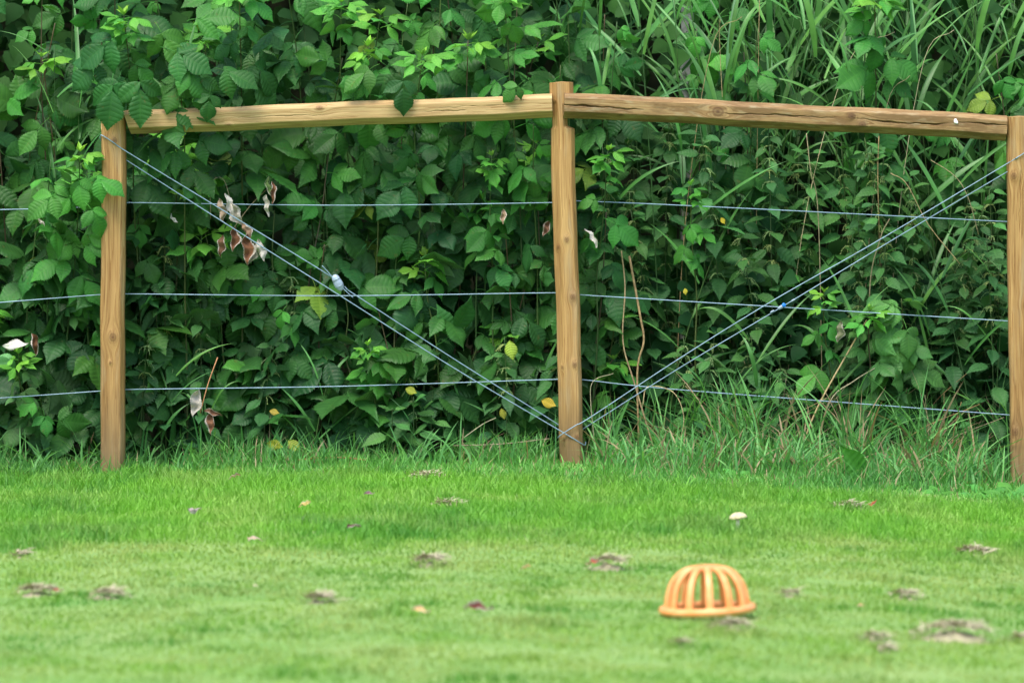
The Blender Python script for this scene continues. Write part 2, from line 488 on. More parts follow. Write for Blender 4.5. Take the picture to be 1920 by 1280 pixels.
# ------------------------------------------------------------------ the fence: posts, rails, wires
def beam(name, A, B, wv, hw, hd, ch, mat, parent, nlen=260, step=0.0022, knots=(), cracks=(), taper=None, wob=0.0015, endcut=None, roundtop=0.0):
    """A beam of chamfered section from A to B. wv: direction of its width (seen from the front); depth is the third axis, its front towards -depth.
    ch: chamfers (bottom/left front, top/right front). knots: (along m, across m from the front's centre, radius). cracks: list of (points (along, across), width, depth)."""
    A, B = np.array(tuple(A)), np.array(tuple(B))
    ax = B - A
    Ln = np.linalg.norm(ax)
    ax /= Ln
    wv = np.array(tuple(wv), float)
    wv -= ax * wv.dot(ax)
    wv /= np.linalg.norm(wv)
    dv = np.cross(ax, wv)
    if dv[1] < 0: dv = -dv                      # depth axis points away from the camera side
    c0, c1 = ch
    corners = [(-hw, -hd + c0[1]), (-hw + c0[0], -hd), (hw - c1[0], -hd), (hw, -hd + c1[1]), (hw, hd - 0.012), (hw - 0.012, hd), (-hw + 0.012, hd), (-hw, hd - 0.012)]
    prof = []
    for i in range(8):
        p, r = np.array(corners[i]), np.array(corners[(i + 1) % 8])
        d = np.linalg.norm(r - p)
        st = step if i in (0, 1, 2) else 0.012
        k = max(2, int(round(d / st)))
        for j in range(k): prof.append(p + (r - p) * j / k)
    prof = np.array(prof)
    # round the edges a little
    for _ in range(2): prof = prof * 0.5 + 0.25 * (np.roll(prof, 1, 0) + np.roll(prof, -1, 0))
    m = len(prof)
    s = np.concatenate([[0], np.cumsum(np.linalg.norm(np.diff(prof, axis=0), axis=1))])
    front = prof[:, 1] < 0
    mid = np.argmin(np.abs(prof[:, 0]) + np.where(front, 0, 9))
    across = np.where(front, prof[:, 0], prof[:, 0] * 1.0)
    ls = np.linspace(0, Ln, nlen)
    LL, SS = np.meshgrid(ls, s - s[mid], indexing='ij')
    W = np.broadcast_to(prof[:, 0], LL.shape).copy()
    D = np.broadcast_to(prof[:, 1], LL.shape).copy()
    r = np.random.default_rng(int(abs(A[0]) * 1000) + 5)
    ph = r.uniform(0, 6.28, 6)
    W += wob * np.sin(LL * 7 + ph[0]) + wob * 0.6 * np.sin(LL * 19 + ph[1])
    D += wob * np.sin(LL * 9 + ph[2]) * 0.8
    knot = np.zeros_like(LL)
    grain = SS.copy()
    for (lk, wk, rk) in knots:
        rk = rk * 1.25
        dl, ds = LL - lk, SS - wk
        grain -= np.sign(ds) * rk * 1.3 * np.exp(-(dl / (2.6 * rk)) ** 2) * np.exp(-np.abs(ds) / (3.0 * rk)) * (1 - np.exp(-(ds / (0.5 * rk)) ** 2))
        dd = np.sqrt((dl / 1.25) ** 2 + ds ** 2) / rk
        ring = np.maximum(np.clip(1.15 - dd, 0, 1) ** 0.5 * (0.55 + 0.45 * np.cos(dd * 11)), np.clip(1.2 - dd / 0.5, 0, 1))
        knot = np.maximum(knot, np.where(np.broadcast_to(front, LL.shape), ring, 0))
        D -= 0.003 * np.exp(-dd ** 2 * 0.8) * np.broadcast_to(front, LL.shape)
    for (pts, wc, dc) in cracks:
        pts = np.array(pts, float)
        t = (LL - pts[0, 0]) / (pts[-1, 0] - pts[0, 0])
        cy = np.interp(LL, pts[:, 0], pts[:, 1]) + 0.0012 * np.sin(LL * 60 + ph[3]) + 0.0008 * np.sin(LL * 131 + ph[4])
        env = np.clip(np.sin(np.clip(t, 0, 1) * math.pi), 0, 1) ** 0.45 * (0.75 + 0.25 * np.sin(LL * 33 + ph[5]))
        x = np.abs(SS - cy) / (wc * np.maximum(env, 0.05))
        dep = dc * env * np.clip(1.25 - x, 0, 1) ** 0.6 * np.broadcast_to(front, LL.shape)
        D += dep
    if taper is not None:
        W, D = taper(LL, W, D)
    if endcut is not None:
        LL = endcut(LL, W, D, Ln)
    V = A[None, None, :] + ax * LL[..., None] + wv * W[..., None] + dv * D[..., None]
    V = V.reshape(-1, 3)
    i, j = np.meshgrid(np.arange(nlen - 1), np.arange(m), indexing='ij')
    a = i * m + j
    b = i * m + (j + 1) % m
    q = np.stack([a, b, b + m, a + m], -1).reshape(-1, 4)
    c0v = V[:m].mean(0)
    c1v = V[-m:].mean(0) + ax * roundtop
    n0 = len(V)
    V = np.concatenate([V, V[:m], [c0v], V[(nlen - 1) * m:nlen * m], [c1v]])
    js = np.arange(m)
    t = np.concatenate([np.stack([np.full(m, n0 + m), n0 + (js + 1) % m, n0 + js], -1),
                        np.stack([np.full(m, n0 + 2 * m + 1), n0 + m + 1 + js, n0 + m + 1 + (js + 1) % m], -1)])
    def ext(x, f0, f1):
        return np.concatenate([x.ravel(), x[0], [f0], x[-1], [f1]])
    radial = np.hypot(prof[:, 0], prof[:, 1])
    g2 = ext(grain, 0, 0)
    g2[n0:n0 + m] = radial
    g2[n0 + m + 1:n0 + 2 * m + 1] = radial
    base = np.array(tuple(parent.location))
    me = np_mesh(name, V - base, [q, t], mat, False, {'along': ext(LL, 0, Ln), 'grain': g2, 'knot': ext(knot, 0, 0)})
    # flip the winding if it came out inside-out
    p0 = me.polygons[(nlen // 2) * m + mid]
    if np.array(tuple(p0.normal)).dot(dv) > 0:
        me.flip_normals()
    return link(name, me, parent)

Y_C, Y_L, Y_R = 23.0, 22.98, 22.96
fence = empty('wire_fence', (0.2, Y_C, 0.0))
tag(fence, 'timber post and rail fence with galvanised strand wires and crossed brace wires before the hedge', 'fence')

def post(Y, top, bot, wpx, knots, cracks, ch, notch=None, lname=None, extra=0.10):
    """top, bot: pixel of the post's centre line at its top and at the ground; wpx: width in pixels"""
    T, Bm = P(*top, Y), P(*bot, Y)
    d = (T - Bm).normalized()
    Bm = Bm - d * extra                          # the foot goes into the ground
    w = wpx / F_PX * Y
    o = beam('post', Bm, T, (1, 0, 0), w / 2, 0.044, ch, M_WOOD, fence, 300, 0.0022, knots, cracks, taper=notch, roundtop=0.004)
    if lname: o['label'] = lname
    return o

def along(py, bot, top, Y, extra=0.10):
    """distance from a post's foot to a picture height"""
    return (bot[1] - py) / F_PX * Y + extra

def notch_centre(LL, W, D):
    # the scooped seat of the two rails near the top
    l0, l1 = along(222, (1073, 872), None, Y_C), along(176, (1073, 872), None, Y_C)
    k = np.clip((LL - l0 + 0.012) / 0.012, 0, 1) * np.clip((l1 - LL) / 0.006, 0, 1)
    k = k * k * (3 - 2 * k)
    W = np.where(W > 0.008, W - k * 0.026 * np.clip((W - 0.008) / 0.02, 0, 1), W)
    W = np.where(W < -0.02, W + k * 0.006, W)
    return W, D

cb, ct = (1073, 875), (1052, 155)
post(Y_C, ct, cb, 45,
     [(along(437, cb, ct, Y_C), 0.004, 0.010), (along(452, cb, ct, Y_C), -0.034, 0.009), (along(545, cb, ct, Y_C), 0.018, 0.011),
      (along(672, cb, ct, Y_C), 0.020, 0.010), (along(677, cb, ct, Y_C), -0.032, 0.008), (along(808, cb, ct, Y_C), 0.022, 0.009), (along(812, cb, ct, Y_C), -0.03, 0.007)],
     [], ((0.030, 0.034), (0.014, 0.016)), notch_centre, extra=0.12)
lb, lt = (211, 889), (214, 214)
post(Y_L, lt, lb, 45.5,
     [(along(620, lb, lt, Y_L), 0.002, 0.015), (along(252, lb, lt, Y_L), 0.006, 0.010), (along(668, lb, lt, Y_L), -0.008, 0.005)],
     [([(along(640, lb, lt, Y_L), 0.030), (along(250, lb, lt, Y_L), 0.034)], 0.0016, 0.006)], ((0.007, 0.014), (0.016, 0.024)), extra=0.12)
rb, rt = (1918, 909), (1909, 219)
post(Y_R, rt, rb, 46,
     [(along(318, rb, rt, Y_R), -0.022, 0.012), (along(798, rb, rt, Y_R), -0.030, 0.014), (along(560, rb, rt, Y_R), 0.02, 0.009)],
     [([(along(430, rb, rt, Y_R), -0.004), (along(300, rb, rt, Y_R), 0.004)], 0.0022, 0.008)], ((0.008, 0.012), (0.010, 0.012)), extra=0.12)
# the next post of the run, out of the picture
post(22.93, (-715, 265), (-715, 925), 45, [(0.6, 0.0, 0.012)], [], ((0.010, 0.012), (0.010, 0.012)), extra=0.12)

def cut_ends(sa, sb):
    def f(LL, W, D, Ln):
        LL = LL + np.where(LL < Ln * 0.5, np.clip(1 - LL / 0.12, 0, 1) * sa(W, D), 0)
        LL = LL - np.where(LL > Ln * 0.5, np.clip(1 - (Ln - LL) / 0.12, 0, 1) * sb(W, D), 0)
        return LL
    return f

UP = (0, 0, 1)
A, B = P(233, 230, 22.985), P(1036, 199, 22.985)
o = beam('rail', A, B, UP, 0.045, 0.046, ((0.025, 0.042), (0.016, 0.022)), M_WOOD_RAIL, fence, 420, 0.0018,
     [((430 - 233) / 500, -0.022, 0.008), ((600 - 233) / 500, 0.03, 0.012)],
     [([(0.40, 0.004), (0.78, -0.001)], 0.0012, 0.006), ([(1.05, 0.002), (1.32, -0.004)], 0.0013, 0.008), ([(1.15, 0.010), (1.45, 0.013)], 0.0010, 0.005)],
     endcut=cut_ends(lambda W, D: 0.012 - W * 0.28, lambda W, D: np.abs(D + 0.02) * 0.06))
o['label'] = 'pale smooth rail'
A, B = P(1057, 197, 22.955), P(1889, 240, 22.94)
o = beam('rail', A, B, UP, 0.0475, 0.046, ((0.026, 0.044), (0.018, 0.024)), M_WOOD_OLD, fence, 460, 0.0016,
     [((1345 - 1057) / 500, 0.006, 0.020), ((1595 - 1057) / 500, 0.014, 0.013), ((1615 - 1057) / 500, -0.016, 0.013), ((1165 - 1057) / 500, -0.03, 0.008)],
     [([(-0.05, 0.006), (0.06, 0.003), (0.2, -0.001), (0.30, -0.002)], 0.0032, 0.020),
      ([(0.60, 0.000), (0.78, 0.006), (0.92, 0.006), (1.02, 0.007)], 0.0024, 0.018),
      ([(1.08, 0.008), (1.22, -0.002), (1.36, 0.000), (1.44, 0.004)], 0.0030, 0.020),
      ([(1.28, 0.0), (1.42, -0.001)], 0.0022, 0.014), ([(1.46, 0.012), (1.60, 0.014), (1.68, 0.010)], 0.0026, 0.018)],
     endcut=cut_ends(lambda W, D: np.abs(D) * 0.05, lambda W, D: 0.004 + np.abs(W) * 0.03))
o['label'] = 'brown weathered rail with long drying cracks'

# a bird dropping on the weathered rail
s_ = Soup()
c = P(1793, 227, 22.8935)
for k in range(3):
    bm = bmesh.new()
    bmesh.ops.create_icosphere(bm, subdivisions=2, radius=0.006)
    vv = np.array([v.co[:] for v in bm.verts]) * np.array([1.1 - 0.2 * k, 0.45, 1.5 - 0.35 * k]) + np.array([0.003 * (k - 1), 0, -0.003 * k])
    s_.add(vv, t=np.array([[v.index for v in f.verts] for f in bm.faces]))
    bm.free()
me = s_.mesh('bird_dropping', M_DRY)
tag(link('bird_dropping', me, None, Matrix.Translation(c), (0.85, 0.85, 0.82)), 'small white bird dropping on the weathered brown rail', 'dropping')

# a nail splinter on the left post's edge
v, q, t = tube_np([P(190, 232, Y_L - 0.03), P(191, 240, Y_L - 0.035), P(193, 252, Y_L - 0.035)], [0.0015, 0.0035, 0.002], 5)
me = np_mesh('splinter', v - np.array(tuple(fence.location)), [q, t], M_DRY)
link('splinter', me, fence, None, (0.55, 0.38, 0.18))

def wire(name, ctrl, r=0.0021, n=10, mat=None, label=None, parent=None):
    par = parent or fence
    pts = curve_pts(ctrl, n)
    v, q, t = tube_np(pts, r, 6)
    o = link(name, np_mesh(name, v - np.array(tuple(fence.location)), [q, t], mat or M_WIRE), par)
    if parent is not None and parent is not fence:
        o.matrix_parent_inverse = Matrix.Identity(4)
    if label: o['label'] = label
    return o

WB = 0.049                                      # the strands run behind the posts
wire('strand_wire', [P(-740, 404, 22.93 + WB), P(60, 392, 23.10), P(190, 383, Y_L + WB), P(237, 380, Y_L + WB), P(640, 385, 23.04), P(1037, 380, Y_C + WB), P(1085, 377, Y_C + WB), P(1400, 391, 23.03), P(1895, 416, Y_R + WB), P(2100, 425, Y_R + WB)], label='top strand')
wire('strand_wire', [P(-740, 624, 22.93 + WB), P(0, 567, 22.96 + WB), P(187, 552.5, Y_L + WB), P(240, 551, Y_L + WB), P(640, 554.5, 23.04), P(1043, 549, Y_C + WB), P(1092, 553, Y_C + WB), P(1280, 564.5, 23.04), P(1893, 602, Y_R + WB), P(2100, 614, Y_R + WB)], label='middle strand')
wire('strand_wire', [P(-740, 795, 22.93 + WB), P(0, 746, 22.96 + WB), P(187, 733, Y_L + WB), P(240, 730, Y_L + WB), P(640, 724, 23.04), P(1045, 711, Y_C + WB), P(1095, 712, Y_C + WB), P(1280, 731, 23.04), P(1897, 778, Y_R + WB), P(2100, 792, Y_R + WB)], label='bottom strand')

f_ = Y_L - 0.047
fc = Y_C - 0.047
# brace from the top of the post at one end of the pale rail to the foot of the middle post
wire('brace_wire', [P(193, 268, Y_L - 0.01), P(188.5, 262, Y_L - 0.03), P(189, 254, Y_L - 0.045), P(195, 256, f_ - 0.003), P(215, 269, f_ - 0.003), P(240, 286, f_ + 0.005), P(424, 398, 22.96), P(606, 509, 22.965), P(626, 524, 22.965)], 0.0022, 8)
wire('brace_wire', [P(646, 537, 22.965), P(652, 543, 22.965), P(668, 554, 22.967), P(850, 672, 22.98), P(1046, 795, 23.0), P(1070, 811, 23.05)], 0.0022, 8)
wire('brace_wire', [P(215, 285, Y_L + 0.03), P(238, 301, Y_L + 0.0), P(440, 430, 22.965), P(642, 557, 22.955), P(850, 689, 22.95), P(1045, 804, fc - 0.002), P(1062, 814, fc - 0.003), P(1090, 831, fc + 0.008), P(1097, 834, fc + 0.03), P(1098, 828, Y_C)], 0.0022, 8)
wire('wire_end', [P(604, 498, 22.955), P(616, 511, 22.957), P(630, 528, 22.96)], 0.0019, 6)
wire('wire_end', [P(640, 537, 22.96), P(652, 549, 22.957), P(662, 558, 22.955)], 0.0019, 6)
# brace from the far end of the weathered rail to the foot of the middle post
gr = Y_R - 0.047
wire('brace_wire', [P(1938, 276, gr + 0.02), P(1930, 281, gr - 0.002), P(1905, 297, gr - 0.002), P(1885, 309, gr + 0.005), P(1640, 455, 22.945), P(1450, 563, 22.95), P(1280, 668, 22.955), P(1110, 780, fc - 0.001), P(1080, 797, fc - 0.0065), P(1053, 814, fc - 0.002), P(1046, 820, fc + 0.02), P(1047, 819, Y_C)], 0.0021, 8)
wire('brace_wire', [P(1900, 316, gr + 0.03), P(1884, 325, gr + 0.02), P(1700, 434, 22.95), P(1470, 573, 22.955), P(1280, 686, 22.97), P(1101, 799, 23.0), P(1085, 809, 23.05)], 0.0021, 8)

def ellipsoid_mesh(name, sx, sy, sz, mat, waist=0.0, sub=3):
    bm = bmesh.new()
    bmesh.ops.create_icosphere(bm, subdivisions=sub, radius=1.0)
    for v in bm.verts:
        x, y, z = v.co
        k = 1.0 - waist * math.exp(-(y * 3) ** 2) + 0.06 * math.sin(7 * x)
        # flattened cheeks, slightly squared ends
        v.co = (sx * math.copysign(abs(x) ** 0.85, x), sy * k * math.copysign(abs(y) ** 0.8, y), sz * k * math.copysign(abs(z) ** 0.9, z))
    me = bpy.data.meshes.new(name)
    bm.to_mesh(me)
    bm.free()
    me.polygons.foreach_set('use_smooth', np.ones(len(me.polygons), dtype=bool))
    me.materials.append(mat)
    return me

def fence_child(name, me, loc, rot):
    return link(name, me, fence, Matrix.Translation(Vector(loc) - fence.location) @ rot)

R_ = Matrix.Rotation
ten = fence_child('wire_tensioner', ellipsoid_mesh('wire_tensioner', 0.034, 0.012, 0.017, M_ZINC), P(633.5, 530, 22.962), R_(math.radians(62), 4, 'Y'))
ten['label'] = 'grey cast wire tensioner'
for dx in (-0.012, 0.012):
    v, q, t = tube_np([(dx, -0.008, -0.013), (dx * 1.2, -0.0125, 0), (dx, -0.008, 0.013)], 0.0022, 5)
    link('rib', np_mesh('rib', v, [q, t], M_ZINC), ten)
bt = fence_child('wire_gripper', ellipsoid_mesh('wire_gripper', 0.013, 0.006, 0.007, M_ZINC), P(1464, 576, 22.955), R_(math.radians(-31), 4, 'Y'))
me = ellipsoid_mesh('gripper_key', 0.0075, 0.0065, 0.0085, M_BLUE)
link('gripper_key', me, bt, Matrix.Translation((0.014, -0.003, 0.001)))['label'] = 'bright blue plastic insert'
for u, w in ((1487, 563), (1448, 584)):
    fence_child('ferrule', ellipsoid_mesh('ferrule', 0.010, 0.0035, 0.0038, M_ZINC, sub=2), P(u, w, 22.953), R_(math.radians(-31), 4, 'Y'))

# ------------------------------------------------------------------ leaf shapes
def leaflet(L, W, nu=30, nv=4, teeth=14, serr=0.10, droop=1.5, fold=0.12, pleat=0.0014, nveins=8, shear=0.45, wavy=0.0, heart=0.0, peak=0.38, seed=0, tipcurl=0.0):
    """one blade along +x in the xy plane, +z its upper side; rows follow the side veins"""
    r = np.random.default_rng(seed)
    u = np.linspace(0, 1, nu + 1)
    e = math.log(0.5) / math.log(peak)
    f = np.sin(math.pi * u ** e) ** 0.82
    f = f * np.where(u > 0.62, 1 - 0.45 * ((u - 0.62) / 0.38) ** 0.8, 1.0)
    f[0], f[-1] = 0.015, 0.008
    v = np.linspace(-1, 1, 2 * nv + 1)
    U, V = np.meshgrid(u, v, indexing='ij')
    fw = np.broadcast_to(f[:, None], U.shape)
    half = W / 2 * fw
    tooth = 1 - serr * (np.arange(nu + 1) % 2)[:, None] * np.where(np.abs(V) > 0.99, 1.0, np.where(np.abs(V) > 0.7, 0.25, 0.0))
    y = half * V * tooth
    x = L * U + shear * np.abs(y) * (1 - U) ** 0.6 - heart * np.abs(V) * W * np.exp(-(U / 0.12) ** 2)
    ph = r.uniform(0, 6.28, 4)
    z = -droop * (x ** 2) * 1.0 + fold * np.abs(y)
    z += pleat * np.cos(2 * math.pi * U * nveins) * -1 * np.clip(np.abs(V) * 2.2, 0, 1) * np.clip(fw * 1.6, 0, 1)
    z += wavy * np.sin(5 * U + ph[0] + 2.2 * V) * np.abs(V) ** 1.5
    z -= 0.25 * np.abs(y) * np.abs(V) ** 2 * r.uniform(0.2, 1.0)
    z -= tipcurl * np.clip(U - 0.7, 0, 1) ** 2
    vv = np.stack([x, y, z], -1).reshape(-1, 3)
    m = 2 * nv + 1
    i, j = np.meshgrid(np.arange(nu), np.arange(2 * nv), indexing='ij')
    a = i * m + j
    q = np.stack([a, a + m, a + m + 1, a + 1], -1).reshape(-1, 4)
    uv = np.stack([U, V * 0.5 + 0.5], -1).reshape(-1, 2)
    return vv, q, uv

def rotm(rx=0, ry=0, rz=0):
    return np.array((R_(rz, 3, 'Z') @ R_(ry, 3, 'Y') @ R_(rx, 3, 'X')))

def compound_leaf(seed, n=3):
    """raspberry leaf: petiole and three (or five) pleated leaflets"""
    r = random.Random(seed)
    s = Soup()
    pl = r.uniform(0.04, 0.07)
    pet = curve_pts([(0, 0, 0), (pl * 0.5, 0, 0.006), (pl, 0, 0.002)], 4)
    v, q, t = tube_np(pet, np.linspace(0.0017, 0.0011, len(pet)), 5)
    s.add(v, q, t, uv=np.full((len(v), 2), 0.5), tint=0.9)
    Lt = r.uniform(0.112, 0.148)
    Wt = Lt * r.uniform(0.64, 0.80)
    st = r.uniform(0.012, 0.03)
    axis = np.array([pl, 0, 0.002])
    v, q, t = tube_np([axis, axis + np.array([st * 0.5, 0, -0.001]), axis + np.array([st, 0, -0.004])], 0.0011, 5)
    s.add(v, q, t, uv=np.full((len(v), 2), 0.5), tint=0.9)
    def put(base, L, W, rz, ry, rx, tint):
        v, q, uv = leaflet(L, W, droop=r.uniform(0.6, 4.2), fold=r.uniform(0.02, 0.30), pleat=r.uniform(0.0005, 0.0015), nveins=8, wavy=r.uniform(0.0, 0.006), serr=r.uniform(0.11, 0.18), peak=r.uniform(0.36, 0.44), seed=r.randint(0, 9999), tipcurl=r.uniform(0, 0.08))
        s.add(v @ rotm(rx, ry, rz).T + base, q, uv=uv, tint=tint)
    put(axis + np.array([st, 0, -0.004]), Lt, Wt, r.uniform(-0.15, 0.15), r.uniform(0.05, 0.45), r.uniform(-0.2, 0.2), r.uniform(0.25, 0.75))
    for sd in (-1, 1):
        Ls = Lt * r.uniform(0.72, 0.92)
        put(axis, Ls, Ls * r.uniform(0.56, 0.68), sd * r.uniform(0.85, 1.25), r.uniform(0.0, 0.45), r.uniform(-0.3, 0.3), r.uniform(0.1, 0.9))
    if n == 5:
        for sd in (-1, 1):
            Ls = Lt * r.uniform(0.55, 0.72)
            v_ = axis - np.array([pl * 0.35, 0, 0])
            put(v_, Ls, Ls * r.uniform(0.52, 0.62), sd * r.uniform(1.2, 1.6), r.uniform(0.0, 0.45), r.uniform(-0.3, 0.3), r.uniform(0.1, 0.9))
    return s.mesh('leaf', M_RASP)

def nettle_leaf(seed):
    r = random.Random(seed)
    s = Soup()
    v, q, t = tube_np([(0, 0, 0), (0.011, 0, 0.003), (0.024, 0, 0)], 0.0010, 4)
    s.add(v, q, t, uv=np.full((len(v), 2), 0.5), tint=0.8)
    L = r.uniform(0.062, 0.078)
    v, q, uv = leaflet(L, L * r.uniform(0.58, 0.68), nu=24, nv=4, serr=0.20, droop=r.uniform(2, 7), fold=r.uniform(0.1, 0.4), pleat=0.0009, nveins=7, shear=0.35, heart=0.10, peak=0.28, wavy=r.uniform(0, 0.003), seed=seed)
    s.add(v + np.array([0.023, 0, 0]), q, uv=uv, tint=r.uniform(0.2, 0.8))
    return s.mesh('leaf', M_NETTLE)

def bud_cluster(seed):
    """the unfolding tip of a shoot: small upright folded leaves"""
    r = random.Random(seed)
    s = Soup()
    for k in range(6):
        L = r.uniform(0.022, 0.048)
        v, q, uv = leaflet(L, L * 0.42, nu=14, nv=3, serr=0.10, droop=r.uniform(-3, 3), fold=r.uniform(0.3, 0.7), pleat=0.0006, seed=r.randint(0, 999))
        s.add(v @ rotm(0, -r.uniform(0.5, 1.3), k * 2.4 + r.uniform(-0.3, 0.3)).T, q, uv=uv, tint=r.uniform(0.3, 1.0))
    return s.mesh('shoot_tip', M_RASP)

def blade_mesh(seed, L=0.45, W=0.016):
    r = random.Random(seed)
    n = 16
    u = np.linspace(0, 1, n + 1)
    arch = r.uniform(0.1, 1.35)
    th = -arch * u ** 1.6
    if r.random() < 0.3: th = np.where(u > 0.6, th - 1.2 * (u - 0.6) / 0.4, th)
    dx = np.cumsum(np.cos(th)) * L / n
    dz = np.cumsum(np.sin(th)) * L / n
    w = W / 2 * np.clip(np.minimum(0.55 + u * 2.2, (1 - u) * 2.4) , 0.03, 1)
    tw = r.uniform(-0.9, 0.9) * u
    s = Soup()
    V = np.array([-1, 0, 1.0])
    X = np.repeat(dx[:, None], 3, 1)
    Yv = w[:, None] * V * np.cos(tw)[:, None] + r.uniform(-0.04, 0.04) * (u ** 2)[:, None]
    Z = dz[:, None] + w[:, None] * (np.abs(V) * 0.35 + V * np.sin(tw)[:, None])
    v = np.stack([X, Yv, Z], -1).reshape(-1, 3)
    i, j = np.meshgrid(np.arange(n), np.arange(2), indexing='ij')
    a = i * 3 + j
    q = np.stack([a, a + 3, a + 4, a + 1], -1).reshape(-1, 4)
    uv = np.stack([np.repeat(u[:, None], 3, 1), np.broadcast_to(V * 0.5 + 0.5, X.shape)], -1).reshape(-1, 2)
    s.add(v, q, uv=uv, tint=r.uniform(0.3, 0.7))
    return s.mesh('blade', M_BLADE)

def catkin_mesh(seed):
    r = random.Random(seed)
    s = Soup()
    for k in range(6):
        az = r.uniform(0, 6.28)
        L = r.uniform(0.025, 0.055)
        pts = [(0, 0, 0)]
        for i in range(1, 6):
            t = i / 5
            pts.append((math.cos(az) * L * 0.8 * t + r.uniform(-.002, .002), math.sin(az) * L * 0.8 * t + r.uniform(-.002, .002), L * (0.35 * t - 0.9 * t * t)))
        v, q, t_ = tube_np(pts, 0.0007, 4)
        s.add(v, q, t_, tint=0.5)
        for p in curve_pts(pts, 3)[2:]:
            rr = r.uniform(0.0012, 0.0024)
            o = np.array([[1, 0, 0], [-1, 0, 0], [0, 1, 0], [0, -1, 0], [0, 0, 1], [0, 0, -1]]) * rr + p + np.array([r.uniform(-.002, .002) for _ in range(3)])
            s.add(o, t=[[0, 2, 4], [2, 1, 4], [1, 3, 4], [3, 0, 4], [2, 0, 5], [1, 2, 5], [3, 1, 5], [0, 3, 5]], tint=r.uniform(0.3, 0.9))
    return s.mesh('catkin', M_STEM)

RASP = [compound_leaf(100 + k, 3) for k in range(12)] + [compound_leaf(200 + k, 5) for k in range(4)]
NETT = [nettle_leaf(300 + k) for k in range(8)]
BUDS = [bud_cluster(400 + k) for k in range(4)]
BLADES = [blade_mesh(500 + k) for k in range(10)]
CATK = [catkin_mesh(600 + k) for k in range(4)]

def frame(d, n):
    """rotation with x along d and z near n"""
    d = Vector(d).normalized()
    n = Vector(n)
    n = (n - d * n.dot(d)).normalized()
    y = n.cross(d)
    return Matrix((d, y, n)).transposed().to_4x4()

def jit(v, a):
    return Vector((v[0] + random.gauss(0, a), v[1] + random.gauss(0, a), v[2] + random.gauss(0, a)))

def lerp3(a, b, t):
    return tuple(a[i] + (b[i] - a[i]) * t for i in range(3))

DARK = (0.021, 0.088, 0.024)
MID = (0.042, 0.150, 0.024)
FRESH = (0.060, 0.26, 0.036)
LIME = (0.19, 0.42, 0.04)

def varied(c, a=0.18):
    k = random.uniform(1 - a, 1 + a)
    h = random.uniform(-0.12, 0.12)
    return (c[0] * k * (1 + h), c[1] * k, c[2] * k * (1 - h))

def raspberry(root, tip, leaf_gap=0.075, start=0.12, young=0.2, size=1.0, label=None, group=None, tone=None, bow=0.0, front=0.9, up=0.55, name='raspberry_cane', whorl=True, bias=None):
    """a cane from root to tip with alternate compound leaves and a fresh tip"""
    root, tip = Vector(root), Vector(tip)
    t0 = empty(name, root)
    tag(t0, label, 'raspberry', group)
    rel = tip - root
    H = rel.length
    ctrl = []
    for k in range(6):
        t = k / 5
        # rises upright first, then leans towards the tip
        p = Vector((rel.x * t ** 1.5 + bow * math.sin(t * math.pi), rel.y * t ** 2.2, rel.z * (t if abs(rel.z) > 0.01 else t)))
        if 0 < k < 5: p += Vector((random.gauss(0, 0.008), random.gauss(0, 0.008), 0))
        ctrl.append(p)
    path = curve_pts(ctrl, 6)
    v, q, t = tube_np(path, np.linspace(0.0048, 0.0020, len(path)), 6)
    link('stem', np_mesh('stem', v, [q, t], M_STEM), t0, None, varied(random.choice([(0.07, 0.10, 0.03), (0.085, 0.065, 0.035), (0.05, 0.10, 0.025)])))
    seg = np.concatenate([[0], np.cumsum(np.linalg.norm(np.diff(path, axis=0), axis=1))])
    total = seg[-1]
    l = total * start + random.uniform(0, leaf_gap)
    side = random.choice((-1, 1))
    while l < total - 0.01:
        p = Vector([np.interp(l, seg, path[:, i]) for i in range(3)])
        t = l / total
        side = -side
        # the blade looks towards the light and the open side
        n = jit((0.18 * side, -0.62, up), 0.33)
        if random.random() > front: n = jit((0.2 * side, 0.2, 0.8), 0.3)
        d = jit((side * random.uniform(0.2, 1.0), -0.35, random.uniform(-0.85, 0.25)), 0.18)
        age = 1 - max(0.0, (t - (1 - young)) / max(young, 1e-3)) if t > 1 - young else 1.0
        c = lerp3(FRESH, lerp3(DARK, MID, min(1, max(0, random.gauss(0.35, 0.3)))), min(1, age ** 1.2 + 0.05)) if tone is None else lerp3(tone[0], tone[1], t)
        if random.random() < 0.006: c = (0.14, 0.24, 0.03)
        sc = size * random.uniform(0.52, 1.15) * (0.62 + 0.38 * min(1, (1 - t) * 4 + 0.1)) * (0.75 + 0.25 * min(1, t * 4))
        M = Matrix.Translation(p) @ frame(d, n) @ Matrix.Scale(sc, 4)
        link('leaf', random.choice(RASP), t0, M, varied(c))
        l += leaf_gap * random.uniform(0.7, 1.3)
    if whorl:
        top = Vector(path[-1])
        for k in range(5):
            az = k * 2.4 + random.uniform(-0.4, 0.4)
            d = Vector((math.cos(az), math.sin(az) * 0.7 - 0.25, random.uniform(0.05, 0.6)))
            link('leaf', random.choice(RASP[:12]), t0, Matrix.Translation(top - Vector((0, 0, 0.02 + 0.012 * k))) @ frame(d, (0, -0.5, 1)) @ Matrix.Scale(size * random.uniform(0.40, 0.62), 4), varied(lerp3(FRESH, LIME, random.uniform(0.0, 0.55))))
        link('shoot_tip', random.choice(BUDS), t0, Matrix.Translation(top - Vector((0, 0, 0.006))) @ R_(random.uniform(0, 6), 4, 'Z') @ Matrix.Scale(size * random.uniform(0.9, 1.2), 4), varied(LIME))
    return t0

